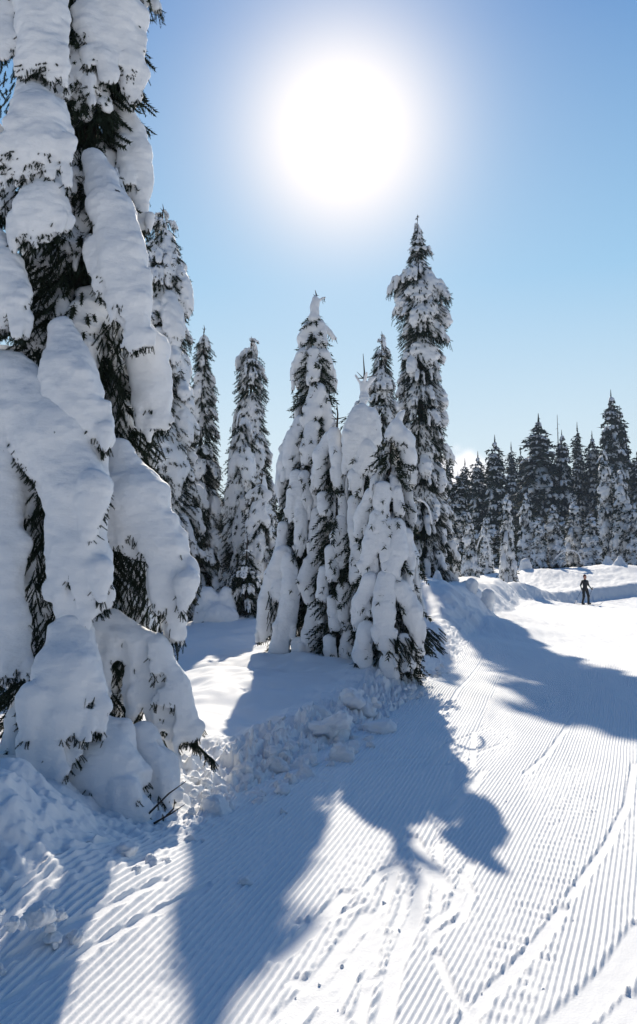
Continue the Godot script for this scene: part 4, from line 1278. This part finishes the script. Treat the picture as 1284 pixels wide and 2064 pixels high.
	for k in 26:                                              # the closed wall of trees farther back
		var px := 380.0 + k * 37.0 + rng.randf_range(-8, 8)
		far_tree("snowy_spruce", "snowy spruce in the dense wall of trees at the very back", "spruces in the dense wall at the back", px, (950.0 if px > 880 else 985.0) + rng.randf_range(-12, 40), rng.randf_range(128, 160), [0, 1, 3][k % 3], rng.randf_range(50, 70))
	var snag := thing("dead_snag", "bare thin dead spire rising above the far woods behind the tufted top", "tree", at(1132, 1150, 111.0))
	snag.position.y = ground(snag.position.x, 111.0)
	var ss := Soup.new()
	var hh := at(1132, 836, 111.0).y - snag.position.y
	tube(ss, [Vector3.ZERO, Vector3(0.05, hh * 0.6, 0), Vector3(0, hh, 0)], [0.2, 0.12, 0.03], 6)
	for k in 14:
		var a := k * 2.4
		var y := hh * (0.55 + 0.03 * k)
		tube(ss, [Vector3(0, y, 0), Vector3(cos(a) * 0.4, y - 0.1, sin(a) * 0.4)], [0.03, 0.01], 4)
	obj("trunk", ss.mesh(), M.bark, snag)
	# saplings bent into hoops by the snow
	for a in [[971, 1150, 1080, 50.0, 34, "thin sapling bent into a snowy hoop at the left of the far bank"], [1141, 1150, 1110, 60.0, 60, "wide snowy hoop of a bent sapling behind the skier"], [838, 1100, 1012, 11.5, 60, "thin snow-edged branch arching out right of the trail-edge fir"]]:
		var p0 := at(a[0] - a[4] * 0.5, a[1], a[3])
		p0.y = maxf(ground(p0.x, a[3]), p0.y - 1.0) if a[3] > 20.0 else p0.y
		var t := thing("bent_sapling", a[5], "sapling", p0)
		var pts: Array = []
		var tops: Array = []
		var rs: Array = []
		var r2: Array = []
		var hgt: float = at(a[0], a[2], a[3]).y - p0.y
		var wid: float = a[4] / FOC * a[3]
		for k in 11:
			var f := k / 10.0
			var q := Vector3(wid * (0.5 - 0.5 * cos(PI * f)), hgt * sin(PI * f * 0.85), 0.15 * f)
			pts.append(q)
			rs.append(lerpf(0.03, 0.008, f) * (1.0 if a[3] > 20 else 0.5))
			tops.append(q + Vector3(0, 0.035, 0) * (1.0 if a[3] > 20 else 0.4))
			r2.append((0.05 if a[3] > 20 else 0.018) * (1.0 if k > 2 else 0.4))
		var s1 := Soup.new()
		tube(s1, pts, rs, 5)
		obj("stem", s1.mesh(), M.bark, t)
		var s2 := Soup.new()
		tube(s2, tops, r2, 6)
		obj("snow_line", s2.mesh(), M.snow, t)
	print("far trees ", Time.get_ticks_msec() - t0)

	# broken snow along the bank
	for k in 9:
		chunk_kinds.append(chunk_mesh(700 + k, 0.2))
	rng.seed = 44
	snow_chunk(495, 1778, 44, "lone block of snow lying on the shaded corduroy below the rubble", "", 0)
	snow_chunk(147, 1890, 42, "upright snow block with a sunlit edge, lower left at the end of the shadow", "", 1)
	snow_chunk(78, 1850, 60, "large rounded snow block at the lower left by the picture edge", "", 2)
	snow_chunk(437, 1640, 66, "broad flat snow slab at the trail edge right of the huge fir", "", 3)
	snow_chunk(510, 1605, 44, "shaded snow lump on the corduroy just below the rubble heap", "", 4)
	snow_chunk(572, 1640, 26, "small snow block on the shaded corduroy between two larger lumps", "", 5)
	snow_chunk(715, 1410, 60, "angular upright slab at the top of the rubble heap beside the trail-edge fir", "", 6)
	snow_chunk(640, 1438, 66, "biggest slab of the rubble heap in the shade below the central fir", "", 7)
	snow_chunk(560, 1450, 60, "blocky slab at the left end of the rubble heap", "", 8)
	for c in [[255, 1720, 60], [300, 1740, 36], [215, 1735, 30], [275, 1755, 24], [330, 1735, 28]]:
		snow_chunk(c[0], c[1], c[2], "clotted snow lump on the shaded bank foot below the huge left fir", "snow lumps below the huge fir", rng.randi())
	for k in 16:
		snow_chunk(rng.randf_range(-30, 130), rng.randf_range(1830, 1960), rng.randf_range(14, 46), "rounded snow lump in the shaded lower left corner beside the corduroy", "snow lumps in the lower left corner", rng.randi())
	for k in 26:
		snow_chunk(rng.randf_range(375, 425), rng.randf_range(1560, 1700), rng.randf_range(10, 32), "small sunlit snow crumb in the gap right of the huge left fir", "snow crumbs right of the huge fir", rng.randi())
	for k in 110:
		var px := rng.randf_range(450, 790)
		var mid := 1640.0 - (px - 430.0) * 0.52
		var size := 11.0 + 50.0 * pow(rng.randf(), 2.2)
		var far_down := rng.randf_range(-62, 34)
		var zone := "left end" if px < 560 else "middle" if px < 680 else "right end"
		var kind := "crumb" if size < 18 else "chunk" if size < 34 else "large slab"
		var row := "foot" if far_down > 0 else "top"
		snow_chunk(px, mid + far_down, size, "shaded snow %s at the %s of the rubble heap's %s, beside the trail" % [kind, row, zone], "%ss at the %s of the rubble heap's %s" % [kind, row, zone], rng.randi())
	for k in 26:
		var px := rng.randf_range(780, 930)
		snow_chunk(px, 1425.0 - (px - 780.0) * 0.55 + rng.randf_range(-20, 14), rng.randf_range(7, 20), "small sunlit crumb at the trail edge right of the trail-edge fir", "snow crumbs by the trail-edge fir", rng.randi())
	for k in 26:
		snow_chunk(rng.randf_range(560, 1270), rng.randf_range(1480, 2055), 4.0 + 7.0 * pow(rng.randf(), 2.0), "tiny snow crumb lying loose on the groomed corduroy", "crumbs on the corduroy", rng.randi())
	skier()
	print("done ", Time.get_ticks_msec() - t0)
